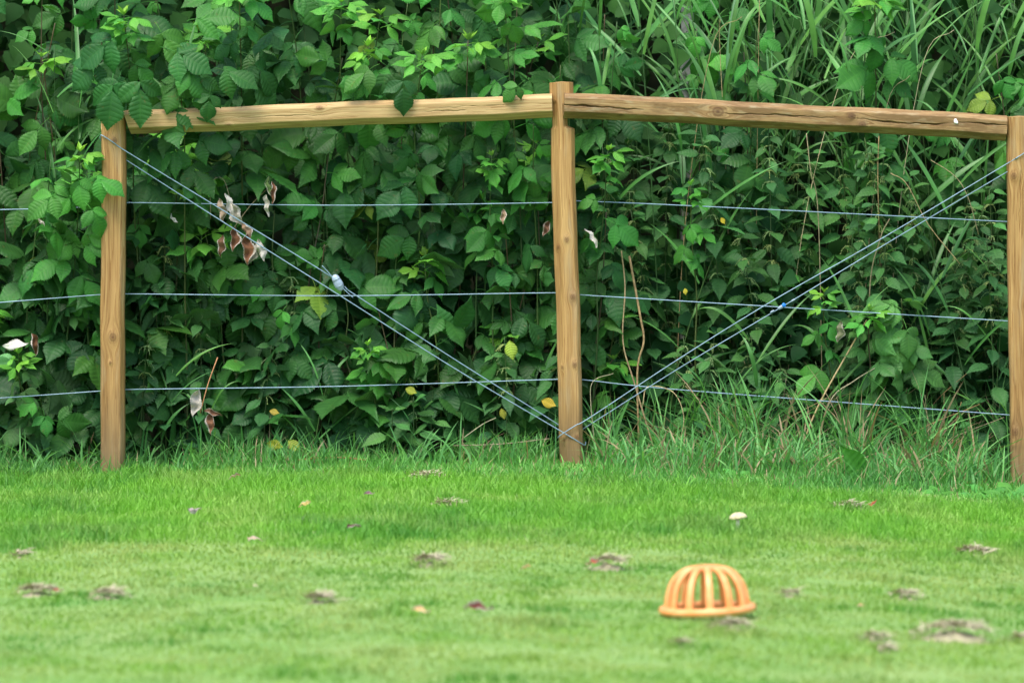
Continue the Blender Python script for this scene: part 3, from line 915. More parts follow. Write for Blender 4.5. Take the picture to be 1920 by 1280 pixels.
def nettle(root, H, lean=(0, 0), label=None, group=None, size=1.0, tone=0.5, start=0.12, catk=True):
    root = Vector(root)
    t0 = empty('nettle', root)
    tag(t0, label, 'nettle', group)
    path = curve_pts([(lean[0] * t * t, lean[1] * t * t, H * t) for t in (0, 0.33, 0.66, 1)], 5)
    v, q, t = tube_np(path, np.linspace(0.0030, 0.0014, len(path)), 4)
    link('stem', np_mesh('stem', v, [q, t], M_STEM), t0, None, varied((0.045, 0.09, 0.025)))
    l = H * start
    az = random.uniform(0, 3.14)
    while l < H:
        t = l / H
        p = Vector((lean[0] * t * t, lean[1] * t * t, l))
        sc = size * (0.55 + 0.75 * math.sin(min(1, (1 - t) * 1.5 + 0.08) * math.pi / 2)) * random.uniform(0.85, 1.15)
        for s in (0, math.pi):
            A_ = az + s + random.gauss(0, 0.25)
            d = Vector((math.cos(A_), math.sin(A_) * 0.8 - 0.22, random.uniform(-0.75, 0.15) + (0.5 if t > 0.9 else 0)))
            c = lerp3((0.022, 0.086, 0.026), (0.062, 0.19, 0.045), min(1, max(0, tone + 0.5 * (t - 0.6) + random.gauss(0, 0.15))))
            link('leaf', random.choice(NETT), t0, Matrix.Translation(p) @ frame(d, jit((0, -0.45, 0.9), 0.2)) @ Matrix.Scale(sc, 4), varied(c))
        if catk and 0.55 < t < 0.97 and random.random() < 0.8:
            link('catkin', random.choice(CATK), t0, Matrix.Translation(p) @ R_(random.uniform(0, 6), 4, 'Z'), varied((0.26, 0.37, 0.13)))
        az += math.pi / 2
        l += random.uniform(0.035, 0.06) * (1.15 - 0.5 * t) * 1.25
    return t0

def reed(root, H, lean, label=None, group=None, size=1.0, tone=0.5, start=0.25, nb=7):
    root = Vector(root)
    t0 = empty('reed_grass', root)
    tag(t0, label, 'reed', group, 'thing')
    path = curve_pts([(lean[0] * t ** 1.6, lean[1] * t ** 1.6, H * t) for t in (0, 0.33, 0.66, 1)], 5)
    v, q, t = tube_np(path, np.linspace(0.0032, 0.0012, len(path)), 5)
    link('culm', np_mesh('culm', v, [q, t], M_STEM), t0, None, varied((0.05, 0.12, 0.03)))
    az = random.uniform(0, 6.28)
    for k in range(nb):
        t = start + (1 - start) * (k + random.uniform(0, 0.6)) / nb
        p = Vector((lean[0] * t ** 1.6, lean[1] * t ** 1.6, H * t))
        az += math.pi + random.gauss(0, 0.5)
        d = Vector((math.cos(az), math.sin(az) * 0.7 - 0.15, random.uniform(0.6, 2.4)))
        c = lerp3((0.030, 0.125, 0.032), (0.095, 0.28, 0.060), min(1, max(0, tone + random.gauss(0, 0.22))))
        link('blade', random.choice(BLADES), t0, Matrix.Translation(p) @ frame(d, Vector((-d.x * 0.6, -0.7, 0.5))) @ Matrix.Diagonal((size * random.uniform(0.6, 1.15), size * random.choice((0.45, 0.6, 0.8, 1.0, 1.25, 1.5)), size * random.uniform(0.6, 1.15), 1)), varied(c))
    return t0

def root_at(x, y):
    return Vector((x, y, ground_z(x) + float(bank_z(np.float64(x), np.float64(y))) - 0.01))

def span(x):
    """where along the fence, told by what can be found there"""
    for lim, t in ((-1.62, 'outside the end post of the pale rail'), (-1.30, 'just inside the end post of the pale rail'), (-0.80, 'behind the hanging dead leaves'),
                   (-0.45, 'behind the grey wire tensioner'), (-0.10, 'between the wire tensioner and the middle post'), (0.14, 'on the pale rail side of the middle post'),
                   (0.30, 'right behind the middle post'), (0.65, 'on the weathered rail side of the middle post'), (0.95, 'between the middle post and the blue gripper'),
                   (1.25, 'behind the blue wire gripper'), (1.60, 'between the blue gripper and the weathered rail end'), (1.95, 'by the end post of the weathered rail')):
        if x < lim: return t
    return 'past the end post of the weathered rail'

# ------------------------------------------------------------------ hero canes, placed by their tips
def hero(tip, Yt, Yr, rootdx, label, **kw):
    T = P(tip[0], tip[1], Yt)
    x = T.x + rootdx
    return raspberry(root_at(x, Yr), T, label=label, **kw)

hero((232, 26), 22.90, 23.28, 0.05, 'tall raspberry cane with pale fresh tip leaning over the end of the pale rail', leaf_gap=0.055, start=0.62, young=0.25, size=1.12, up=0.75)
CORNER = hero((330, 95), 22.90, 23.25, 0.02, 'raspberry cane drooping dark leaves over the corner of post and pale rail', leaf_gap=0.05, start=0.66, young=0.04, size=1.15, up=0.6, whorl=False)
BUSH = hero((150, 282), 22.93, 23.22, -0.08, 'bushy raspberry cane with lime tip beside the upper part of the end post', leaf_gap=0.048, start=0.45, young=0.6, size=0.85)
hero((95, 300), 23.00, 23.26, -0.06, 'raspberry cane of mid green leaves next to the lime tipped bush by the end post', leaf_gap=0.055, start=0.4, young=0.4, size=0.95, whorl=False)
hero((690, 85), 23.08, 23.30, 0.04, 'raspberry cane with yellow green tip behind the middle of the pale rail', leaf_gap=0.06, start=0.5, young=0.25)
OVER = hero((792, 100), 22.98, 23.26, -0.06, 'raspberry cane with bright tip hanging one leaf in front of the pale rail', leaf_gap=0.055, start=0.55, young=0.3)
ARCH = hero((945, -20), 23.05, 23.28, 0.10, 'tall raspberry cane arching above the pale rail near the middle post', leaf_gap=0.075, start=0.5, young=0.55, size=0.95)
hero((640, 2), 23.10, 23.35, 0.05, 'raspberry cane rising above the pale rail with lime tip at its top', leaf_gap=0.06, start=0.5, young=0.25)
hero((448, -30), 23.05, 23.32, 0.0, 'raspberry cane with large dark leaves above the pale rail', leaf_gap=0.055, start=0.55, young=0.15, size=1.15)
hero((922, 290), 23.08, 23.22, 0.02, 'short raspberry shoot with light green tip under the pale rail', leaf_gap=0.05, start=0.62, young=0.5, size=0.78)
hero((1000, 232), 23.08, 23.24, 0.04, 'raspberry shoot with one bright leaf touching the middle post under the pale rail', leaf_gap=0.07, start=0.5, young=0.4, size=0.85, whorl=False)
hero((1140, 280), 22.97, 23.20, -0.06, 'raspberry shoot of smooth light leaves beside the middle post under the weathered rail', leaf_gap=0.07, start=0.72, young=0.9, size=0.8)
hero((1640, -10), 23.28, 23.55, 0.04, 'raspberry cane with large leaves standing among reeds above the weathered rail', leaf_gap=0.05, start=0.62, young=0.3, size=1.1)
hero((1295, 345), 23.06, 23.26, 0.03, 'small lime raspberry shoot among nettles under the weathered rail', leaf_gap=0.06, start=0.7, young=1.0, size=0.6)
hero((690, 645), 23.08, 23.20, 0.02, 'low raspberry sucker with bright green leaves behind the lower strand wire', leaf_gap=0.045, start=0.35, young=1.0, size=0.62, name='raspberry_sucker')
hero((1545, 545), 23.03, 23.22, 0.06, 'raspberry sucker with light green tip beside the blue wire gripper', leaf_gap=0.06, start=0.55, young=1.0, size=0.72, name='raspberry_sucker')
hero((1690, 560), 23.05, 23.25, 0.02, 'bushy raspberry sucker with broad mid green leaves near the weathered end post', leaf_gap=0.036, start=0.25, young=0.5, size=0.95, whorl=False, name='raspberry_sucker', tone=((0.045, 0.15, 0.04), (0.085, 0.24, 0.055)))
hero((1630, 580), 23.04, 23.22, 0.02, 'leafy raspberry sucker under the brace wire near its blue gripper', leaf_gap=0.045, start=0.3, young=0.5, size=0.85, whorl=True, name='raspberry_sucker', tone=((0.045, 0.15, 0.04), (0.085, 0.24, 0.055)))
hero((35, 660), 22.99, 23.20, 0.0, 'low raspberry sucker with pale leaves outside the end post', leaf_gap=0.045, start=0.2, young=0.9, size=0.8, name='raspberry_sucker', tone=((0.05, 0.15, 0.045), (0.10, 0.25, 0.08)))
hero((75, 745), 23.02, 23.2, 0.0, 'low raspberry sucker with mid green leaves near the ground outside the end post', leaf_gap=0.04, start=0.15, young=0.5, size=0.8, whorl=False, name='raspberry_sucker')

def rail_leaf(cane, px, py, Y, ang, sc, c, face=(0.0, -0.8, 0.55)):
    """one more leaf of a cane, its stalk's foot seen at a pixel"""
    a = math.radians(ang)
    d = Vector((math.cos(a), -0.25, -math.sin(a)))
    link('leaf', random.choice(RASP[:12]), cane, Matrix.Translation(P(px, py, Y) - cane.location) @ frame(d, jit(face, 0.12)) @ Matrix.Scale(sc, 4), varied(c, 0.12))

for (px, py, Y, ang, sc, c) in ((228, 132, 22.90, 105, 0.95, DARK), (262, 130, 22.88, 88, 1.1, DARK), (212, 138, 22.88, 92, 1.05, DARK), (395, 160, 22.88, 95, 0.7, DARK), (300, 88, 22.88, 20, 1.0, DARK), (330, 110, 22.88, 45, 0.95, MID), (372, 130, 22.89, 80, 0.85, DARK),
                                (402, 128, 22.89, 15, 0.9, DARK), (240, 60, 22.90, 150, 1.1, DARK), (205, 100, 22.92, 140, 1.0, DARK), (350, 40, 22.92, -10, 1.0, MID), (290, 40, 22.9, 60, 0.9, MID)):
    rail_leaf(CORNER, px, py, Y, ang, sc, lerp3(c, FRESH, 0.22))
for (px, py, Y, ang, sc, c) in ((752, 128, 22.91, 83, 0.9, DARK), (712, 120, 22.95, 150, 0.75, MID)):
    rail_leaf(OVER, px, py, Y, ang, sc, c)
rail_leaf(ARCH, 985, 150, 22.93, 140, 0.6, MID)
for (px, py, ang, sc) in ((168, 330, 20, 0.75), (160, 380, 50, 0.8), (120, 350, 140, 0.85)):
    rail_leaf(BUSH, px, py, 22.90, ang, sc, lerp3(MID, FRESH, 0.5))

# ------------------------------------------------------------------ the raspberry hedge behind the pale rail
def px_x(px, Y): return (px - 960.0) / F_PX * Y

rows = [(23.20, 23.32, 50, (0.35, 1.25), 'short raspberry cane', 'short canes in the front of the raspberry hedge'),
        (23.34, 23.50, 26, (1.35, 2.05), 'tall front raspberry cane', 'tall canes in the front of the raspberry hedge'),
        (23.52, 23.80, 26, (1.2, 2.3), 'deep raspberry cane', 'canes deep in the raspberry hedge')]
for y0, y1, n, (h0, h1), lab, grp in rows:
    for k in range(n):
        x = -2.55 + (k + random.uniform(0.1, 0.9)) / n * 2.95
        y = random.uniform(y0, y1)
        h = h0 + (h1 - h0) * ((k * 0.618) % 1.0)
        r = root_at(x, y)
        dy = -0.16 if h > 1.5 else -0.06
        wh = random.random() < 0.3
        lk = ' with lime tip ' if wh else ' without lime tip '
        raspberry(r, r + Vector((random.gauss(0, 0.10), dy * random.uniform(0.3, 1.4), h)), leaf_gap=0.07 if h < 1.3 else 0.078, start=0.14 if h < 1.3 else 0.3, young=0.15, label=lab + lk + span(x), group=grp + lk + span(x), whorl=wh, size=random.uniform(0.85, 1.3))
# a few canes in the reed bed
for k in range(16):
    x = random.uniform(0.45, 2.4)
    r = root_at(x, random.uniform(23.5, 23.85))
    h = random.uniform(0.7, 1.9)
    raspberry(r, r + Vector((random.gauss(0, 0.1), -0.12, h)), leaf_gap=0.075, start=0.3, young=0.15, label='reed hidden cane ' + span(x), group='canes in the reeds ' + span(x), whorl=False, size=0.95)

# ------------------------------------------------------------------ nettles
for k in range(54):
    x = 0.32 + (k + random.random()) / 54 * 2.0
    y = random.uniform(23.18, 23.60)
    h = random.uniform(0.4, 1.18) * (0.85 if y < 23.3 else 1.15)
    nettle(root_at(x, y), h, (random.gauss(0, 0.06), random.uniform(-0.08, 0.02)), label='nettle with hanging catkins ' + span(x), group='nettles with catkins ' + span(x), tone=random.uniform(0.2, 0.65), size=random.uniform(0.95, 1.4))
for k in range(15):
    x = -1.45 + (k + random.random()) / 15 * 1.6
    y = random.uniform(23.13, 23.30)
    h = random.uniform(0.25, 0.6) if x > -0.6 else random.uniform(0.35, 0.9)
    nettle(root_at(x, y), h, (random.gauss(0, 0.05), random.uniform(-0.05, 0.02)), label='nettle at the hedge foot ' + span(x), group='nettles at the hedge foot ' + span(x), tone=random.uniform(0.2, 0.6), size=random.uniform(0.8, 1.1))
for i, (px, h) in enumerate(((735, 0.22), (775, 0.26), (808, 0.2), (860, 0.13))):
    x = px_x(px, 23.05)
    nettle(root_at(x, 23.06 + 0.02 * i), h, (0, -0.03), label='young grey green nettle of the clump at the foot of the hedge', group='young nettle clump', tone=0.75, size=1.05, start=0.2, catk=False)
for i, px in enumerate((1300, 1365, 1395, 1445, 1770, 1830, 1870)):
    nettle(root_at(px_x(px, 23.1), 23.08 + 0.015 * i), random.uniform(0.16, 0.35), (0, -0.03), label='low leafy nettle in the grass under the bottom wire by the reeds', group='low nettles in the grass', tone=0.4, size=0.95, start=0.2, catk=False)

# ------------------------------------------------------------------ reed grass
for k in range(104):
    x = 0.36 + (k + random.random()) / 104 * 2.1
    y = random.uniform(23.45, 24.75)
    r = root_at(x, y)
    top = random.uniform(1.55, 2.25)
    h = max(0.5, top - r.z)
    reed(r, h, (random.gauss(0, 0.22), random.uniform(-0.30, -0.02)), label='tall arching reed ' + span(x), group='tall reeds ' + span(x), tone=random.uniform(0.3, 0.75), start=random.choice((0.42, 0.6)) if r.z < 0.6 else 0.1, nb=8)
for k in range(9):
    x = 0.5 + (k + random.random()) / 9 * 1.7
    r = root_at(x, random.uniform(23.12, 23.45))
    reed(r, random.uniform(0.35, 1.05), (random.gauss(0, 0.15), random.uniform(-0.1, 0.02)), label='shorter reed among nettles ' + span(x), group='shorter reeds ' + span(x), tone=random.uniform(0.3, 0.7), start=0.05, nb=6, size=0.8)
for k in range(10):
    x = -2.5 + (k + random.random()) / 10 * 2.7
    r = root_at(x, random.uniform(23.14, 23.3))
    reed(r, random.uniform(0.2, 0.4), (random.gauss(0, 0.1), -0.04), label='small reed grass with long blades at the foot of the raspberry hedge', group='small reeds at the hedge foot', tone=random.uniform(0.4, 0.7), start=0.02, nb=6, size=0.7)
for i, px in enumerate((105, 148, 335)):
    r = root_at(px_x(px, 23.4), 23.45)
    reed(r, 1.62 - 0.08 * i, (random.gauss(0, 0.05), -0.18), label='lone reed stem rising through the raspberry leaves above the pale rail', group='lone reeds in the raspberry hedge', tone=0.55, start=0.6, nb=6, size=0.8)

# ------------------------------------------------------------------ undergrowth filling the depth of hedge and bank
def undergrowth(name, n, x0, x1, y0, y1, zmax, tones, label, size=(0.05, 0.10), front=False):
    u = np.array([0, 0.1, 0.22, 0.30, 0.45, 0.52, 0.68, 0.74, 0.88, 1.0])
    f = np.array([0.05, 0.62, 0.98, 0.88, 0.95, 0.80, 0.62, 0.48, 0.22, 0.0])
    base = []
    for i in range(10):
        for s_ in (-1, 0, 1):
            base.append((u[i] + 0.06 * abs(s_), s_ * f[i] * 0.30, 0.10 * abs(s_) * f[i] - 0.35 * u[i] ** 2 + 0.02 * (i % 2) * abs(s_)))
    base = np.array(base)
    fq = np.array([[i * 3 + j, i * 3 + 3 + j, i * 3 + 4 + j, i * 3 + 1 + j] for i in range(9) for j in range(2)])
    x = rng.uniform(x0, x1, n)
    y = y0 + (y1 - y0) * rng.uniform(0, 1, n) ** 0.8
    bz = bank_z(x, y) + ground_z_np(x)
    z = bz + (np.maximum(zmax - bz, 0.35)) * rng.uniform(0.0, 1, n)
    d = np.stack([rng.normal(0, 0.8, n), rng.normal(-0.3, 0.4, n), rng.uniform(-1.0, 0.3, n)], -1)
    d /= np.linalg.norm(d, axis=1)[:, None]
    nn = np.stack([rng.normal(0, 0.35, n), rng.normal(-0.6, 0.3, n), rng.normal(0.65, 0.3, n)], -1)
    nn -= d * (nn * d).sum(1)[:, None]
    nn /= np.linalg.norm(nn, axis=1)[:, None]
    yy = np.cross(nn, d)
    L = rng.uniform(*size, n)
    v = (base[None, :, 0:1] * d[:, None, :] + base[None, :, 1:2] * yy[:, None, :] * 2.0 + base[None, :, 2:3] * nn[:, None, :]) * L[:, None, None] + np.stack([x, y, z], -1)[:, None, :]
    q = (fq[None] + (np.arange(n) * 30)[:, None, None]).reshape(-1, 4)
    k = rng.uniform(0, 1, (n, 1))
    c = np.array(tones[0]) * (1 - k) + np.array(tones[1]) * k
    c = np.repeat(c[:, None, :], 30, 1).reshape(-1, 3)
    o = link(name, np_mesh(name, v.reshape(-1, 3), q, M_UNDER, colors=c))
    return tag(o, label, 'undergrowth', kind='stuff')

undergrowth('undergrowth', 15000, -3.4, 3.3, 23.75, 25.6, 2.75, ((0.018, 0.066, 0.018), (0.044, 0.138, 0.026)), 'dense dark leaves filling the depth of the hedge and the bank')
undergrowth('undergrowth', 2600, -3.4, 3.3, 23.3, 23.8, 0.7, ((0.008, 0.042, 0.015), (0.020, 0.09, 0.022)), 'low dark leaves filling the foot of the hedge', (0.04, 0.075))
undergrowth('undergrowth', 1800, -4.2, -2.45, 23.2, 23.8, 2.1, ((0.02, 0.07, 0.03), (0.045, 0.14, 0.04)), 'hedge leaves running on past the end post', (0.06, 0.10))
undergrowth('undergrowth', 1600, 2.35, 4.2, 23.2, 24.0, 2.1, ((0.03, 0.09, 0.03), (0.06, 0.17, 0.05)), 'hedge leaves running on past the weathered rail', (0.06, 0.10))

# ------------------------------------------------------------------ grass: lawn, longer belt, verge
def blades(name, x, y, h, w, lean, c, label, nseg=2, droop=0.0):
    """upright tapering blades, each bending over along its length"""
    n = len(x)
    z = ground_z_np(x)
    az = rng.uniform(0, 2 * math.pi, n)
    fa = rng.uniform(0, 2 * math.pi, n)
    b = np.stack([x, y, z - 0.003], -1)
    side = np.stack([np.cos(fa), np.sin(fa) * 0.6, np.zeros(n)], -1) * (w / 2)[:, None]
    out = np.stack([np.cos(az), np.sin(az), np.zeros(n)], -1)
    m = 2 * nseg + 1
    V = np.zeros((n, m, 3))
    for k in range(nseg + 1):
        t = k / nseg
        off = out * (lean * h * t ** 1.8)[:, None]
        rise = h * (t - (droop + 0.25) * np.minimum(lean, 1.2) ** 2 * t ** 2.4)
        p = b + off
        p[:, 2] += rise
        if k < nseg:
            f = 1.0 if k == 0 else 1.0 - 0.6 * t ** 2
            V[:, 2 * k] = p - side * f
            V[:, 2 * k + 1] = p + side * f
        else:
            V[:, 2 * k] = p
    t = []
    for k in range(nseg - 1): t += [[2 * k, 2 * k + 1, 2 * k + 3], [2 * k, 2 * k + 3, 2 * k + 2]]
    t.append([2 * nseg - 2, 2 * nseg - 1, 2 * nseg])
    t = np.array(t)
    T = (t[None] + (np.arange(n) * m)[:, None, None]).reshape(-1, 3)
    cc = np.repeat(c[:, None, :], m, 1).reshape(-1, 3)
    o = link(name, np_mesh(name, V.reshape(-1, 3), T, M_GRASS, colors=cc))
    return tag(o, label, 'grass', kind='stuff')

def patch(x, y, s, seed):
    """smooth random field for uneven growth, about -1 to 1"""
    r = np.random.default_rng(seed)
    f = np.zeros_like(x)
    for k in range(10):
        a = r.uniform(0, 6.28)
        w = s * r.uniform(0.5, 2.2)
        f += np.sin((x * math.cos(a) + y * math.sin(a)) * w + r.uniform(0, 6.28))
    return f / 3.0

def lawn_edge(x):
    """depth at which the mown lawn gives way to the rough verge"""
    return np.interp(x, [-3.2, -1.6, -0.7, 0.1, 1.0, 2.2, 3.2], [22.65, 22.62, 22.25, 21.6, 21.35, 21.25, 21.3]) + 0.05 * np.sin(x * 9) + 0.04 * np.sin(x * 23 + 1)

n = 290000
x = rng.uniform(-2.9, 2.9, n)
y = 14.0 + (lawn_edge(x) + 0.15 - 14.0) * rng.uniform(0, 1, n)
g1, g2 = patch(x, y, 3.0, 1), patch(x, y, 9.0, 2)
lng = np.clip((y - 18.6) / 1.6 + 0.25 * g1, 0, 1)
tuft = np.clip(patch(x, y, 16.0, 21) - 0.7, 0, 1)
h = (0.012 + 0.026 * lng + 0.016 * tuft) * (1 + 0.25 * g2) * rng.uniform(0.6, 1.4, n)
cs = np.array([0.220, 0.350, 0.065])
cl = np.array([0.165, 0.40, 0.040])
cd = np.array([0.065, 0.235, 0.030])
k = np.clip(lng + 0.22 * g2, 0, 1)[:, None]
c = cs * (1 - k) + cl * k
g3 = patch(x, y * 0.6, 20.0, 12)
k2 = np.clip(0.14 + 0.30 * g1 + 0.24 * g3 + 0.5 * tuft + rng.normal(0, 0.10, n), 0, 0.9)[:, None]
c = c * (1 - k2) + cd * k2
g4 = patch(x, y, 7.0, 31)
yel = np.clip(0.10 + 0.35 * g4 + rng.normal(0, 0.12, n), 0, 0.55)[:, None] * (1 - 0.55 * lng[:, None])
c = c * (1 - yel) + np.array([0.34, 0.38, 0.13]) * yel
c = c * rng.uniform(0.85, 1.15, (n, 1))
blades('lawn_grass', x, y, h, rng.uniform(0.003, 0.006, n), rng.uniform(0.1, 0.9, n), c, 'short mown lawn grass, paler where it is cut lowest')

# rough unmown grass between the mown edge and the hedge
n = 44000
x = rng.uniform(-3.2, 3.2, n)
edge = lawn_edge(x)
y = edge + (23.38 - edge) * rng.uniform(0, 1, n)
g1, g2 = patch(x, y, 4.0, 5), patch(x, y, 12.0, 6)
t = np.clip((y - edge) / (23.05 - edge), 0, 1)
h = (0.034 + 0.045 * t ** 2) * np.clip(1 + 0.35 * g1 + 0.45 * g2, 0.35, 2.4) * rng.uniform(0.45, 1.5, n)
k = np.clip(0.5 + 0.3 * g1 + 0.2 * g2 + rng.normal(0, 0.25, n), 0, 1)[:, None]
c = np.array([0.125, 0.35, 0.060]) * (1 - k) + np.array([0.055, 0.20, 0.042]) * k
k = np.clip(1 - t * 3.0 + 0.2 * g2, 0, 0.85)[:, None]
c = c * (1 - k) + np.array([0.145, 0.37, 0.042]) * k
for xp, yp in ((-1.497, 22.98), (0.226, 23.0), (1.915, 22.96)):       # trodden short before each post
    h = np.where((np.abs(x - xp) < 0.075 + 0.03 * np.sin(y * 25)) & (y < yp) & (rng.uniform(0, 1, n) < 0.88), np.minimum(h, rng.uniform(0.012, 0.032, n)), h)
dry = (rng.uniform(0, 1, n) < 0.03 + 0.16 * t ** 2 * np.where(x > 0.3, 1.0, 0.4))[:, None]
c = np.where(dry, np.array([0.30, 0.25, 0.14]), c) * rng.uniform(0.75, 1.25, (n, 1))
keep = rng.uniform(0, 1, n) > 0.55 * np.clip(t - 0.55, 0, 1) / 0.45
blades('verge_grass', x[keep], y[keep], h[keep], rng.uniform(0.003, 0.0065, keep.sum()), rng.uniform(0.1, 1.0, keep.sum()), c[keep], 'rough darker grass along the foot of the fence', 3)

# long loose blades in tufts
cx, cy, ch_ = [], [], []
for k in range(330):
    X0 = random.uniform(-3.0, 0.25) if k % 3 == 0 else random.uniform(0.25, 2.9)
    Y0 = random.uniform(22.85, 23.3) if X0 < 0.3 else random.uniform(22.45, 23.3)
    m = random.randint(8, 34) if X0 > 0.25 else random.randint(5, 22)
    hh = random.uniform(0.08, 0.20) if X0 < 0.25 else random.uniform(0.10, 0.40)
    if Y0 < 22.85: hh = min(hh, 0.16)
    if Y0 < 23.02 and min(abs(X0 + 1.497), abs(X0 - 0.226), abs(X0 - 1.915)) < 0.13: continue
    for _ in range(m):
        cx.append(X0 + random.gauss(0, 0.035)); cy.append(Y0 + random.gauss(0, 0.03)); ch_.append(hh * random.uniform(0.45, 1.2))
x, y, h = np.array(cx), np.array(cy), np.array(ch_)
n = len(x)
k = rng.uniform(0, 1, (n, 1))
c = np.array([0.16, 0.42, 0.105]) * (1 - k) + np.array([0.055, 0.21, 0.055]) * k
dry = (rng.uniform(0, 1, n) < np.where(x > 0.25, 0.16, 0.06))[:, None]
c = np.where(dry, np.array([0.34, 0.27, 0.15]) * rng.uniform(0.6, 1.1, (n, 1)), c)
blades('tall_verge_grass', x, y, h, rng.uniform(0.0035, 0.0115, n), rng.uniform(0.15, 1.15, n), c, 'long loose grass tufts standing between the posts before the hedge', 6, 0.12)

# ------------------------------------------------------------------ dry stalks and dead leaves in the hedge
def stalk(ctrl, r0, r1, colr, label, group=None, name='dry_stalk', cat='stalk'):
    base = ctrl[0]
    pts = curve_pts([Vector(p) - Vector(base) for p in ctrl], 6)
    v, q, t = tube_np(pts, np.linspace(r0, r1, len(pts)), 5)
    o = link(name, np_mesh(name, v, [q, t], M_DRY), None, Matrix.Translation(base), varied(colr, 0.12))
    return tag(o, label, cat, group)

STRAW, TAN = (0.38, 0.32, 0.18), (0.32, 0.25, 0.14)
def gp(px, Y): return root_at(px_x(px, Y), Y)
stalk([gp(1235, 23.14), P(1190, 720, 23.13), P(1168, 640, 23.12), P(1172, 540, 23.12), P(1165, 470, 23.12)], 0.0035, 0.003, TAN, 'bent dry straw stalk beside the middle post')
stalk([gp(1200, 23.16), P(1195, 700, 23.14), P(1207, 640, 23.13), P(1200, 590, 23.13), P(1180, 480, 23.14)], 0.004, 0.005, TAN, 'broad dry straw leaf stalk next to the bent stalk by the middle post')
stalk([gp(1490, 23.08), P(1530, 770, 23.08), P(1590, 660, 23.09), P(1625, 600, 23.10)], 0.004, 0.0025, STRAW, 'thick leaning straw stalk crossing the bottom strand wire')
stalk([gp(1520, 23.06), P(1555, 755, 23.06), P(1600, 715, 23.07), P(1640, 690, 23.08)], 0.003, 0.002, STRAW, 'thin straw stalk branching from the foot of the leaning stalk')
stalk([gp(1640, 23.3), P(1630, 560, 23.2), P(1650, 450, 23.12), P(1668, 410, 23.1)], 0.003, 0.002, TAN, 'upright dry stalk crossing the brace wire')
stalk([P(1800, 495, 23.16), P(1740, 420, 23.12), P(1700, 345, 23.12), P(1670, 325, 23.12)], 0.002, 0.0018, STRAW, 'long arching straw blade hanging beneath the weathered rail')
stalk([P(1835, 440, 23.16), P(1815, 370, 23.12), P(1790, 330, 23.12), P(1745, 300, 23.12)], 0.002, 0.0015, STRAW, 'arching straw blade near the upper brace wire')
stalk([gp(1545, 23.5), P(1535, 420, 23.35), P(1520, 320, 23.3), P(1512, 250, 23.3)], 0.0022, 0.0018, TAN, 'upright straw stem under the middle of the weathered rail')
stalk([gp(1660, 23.5), P(1648, 420, 23.3), P(1646, 320, 23.25), P(1648, 255, 23.25)], 0.0025, 0.0018, TAN, 'straight straw stem under the weathered rail')
stalk([P(375, 775, 23.0), P(390, 720, 23.02), P(408, 670, 23.05)], 0.0018, 0.0028, (0.42, 0.20, 0.09), 'short red brown stalk standing by the dead leaves under the bottom wire')
stalk([P(1205, 760, 23.0), P(1215, 725, 23.0), P(1262, 735, 22.99), P(1282, 780, 22.98), P(1275, 830, 22.98)], 0.0022, 0.0012, STRAW, 'drooping straw blade beside the foot of the middle post')
stalk([gp(1120, 23.0), P(1108, 760, 23.0), P(1112, 715, 23.0), P(1150, 700, 23.0)], 0.0022, 0.0012, STRAW, 'dry grass blade leaning against the foot of the middle post')
stalk([P(560, 862, 22.92), P(600, 858, 22.92), P(650, 858, 22.92), P(690, 863, 22.92)], 0.003, 0.0025, (0.30, 0.10, 0.06), 'fallen reddish stem lying at the foot of the hedge', name='fallen_twig')
stalk([P(870, 820, 23.05), P(905, 795, 23.05), P(930, 783, 23.06)], 0.002, 0.0015, STRAW, 'pale fallen twig leaning at the foot of the hedge', name='fallen_twig')
stalk([P(850, 835, 22.95), P(940, 832, 22.95), P(1030, 822, 22.98)], 0.002, 0.002, (0.30, 0.22, 0.13), 'dull brown fallen stem beside the middle post', name='fallen_twig')
stalk([P(395, 410, 23.1), P(396, 345, 23.1), P(420, 338, 23.1), P(440, 410, 23.1)], 0.0012, 0.0012, TAN, 'wilted bent leaf stalk above the dead leaves')
stalk([P(440, 425, 23.12), P(470, 385, 23.13), P(500, 355, 23.14)], 0.0014, 0.0014, TAN, 'thin brown twig carrying the dead leaves')
for k in range(30):
    x = random.uniform(0.85, 1.75)
    Yk = random.uniform(23.05, 23.4)
    r0 = root_at(x, Yk)
    ln = random.uniform(0.10, 0.42)
    dx = random.gauss(0.05, 0.17)
    stalk([r0, r0 + Vector((dx * 0.4, 0, ln * 0.6)), r0 + Vector((dx, -0.03, ln))], 0.0019, 0.001, random.choice((STRAW, TAN, (0.30, 0.2, 0.1))), 'short dry straw in the tangle under the weathered rail', 'straws in the tangle')
for k in range(9):
    x = random.uniform(0.4, 2.2)
    Yk = random.uniform(23.35, 23.9)
    r0 = root_at(x, Yk) + Vector((0, 0, 0.2))
    hh = random.uniform(1.0, 1.9)
    dx = random.gauss(0, 0.12)
    stalk([root_at(x, Yk), r0 + Vector((dx * 0.3, -0.05, hh * 0.5)), r0 + Vector((dx, -0.15, hh)), r0 + Vector((dx * 1.6 + 0.03, -0.2, hh + 0.12))], 0.0019, 0.0009, random.choice((STRAW, TAN, (0.55, 0.45, 0.27))), 'thin tall straw stem standing among the reeds', 'tall straws among the reeds')

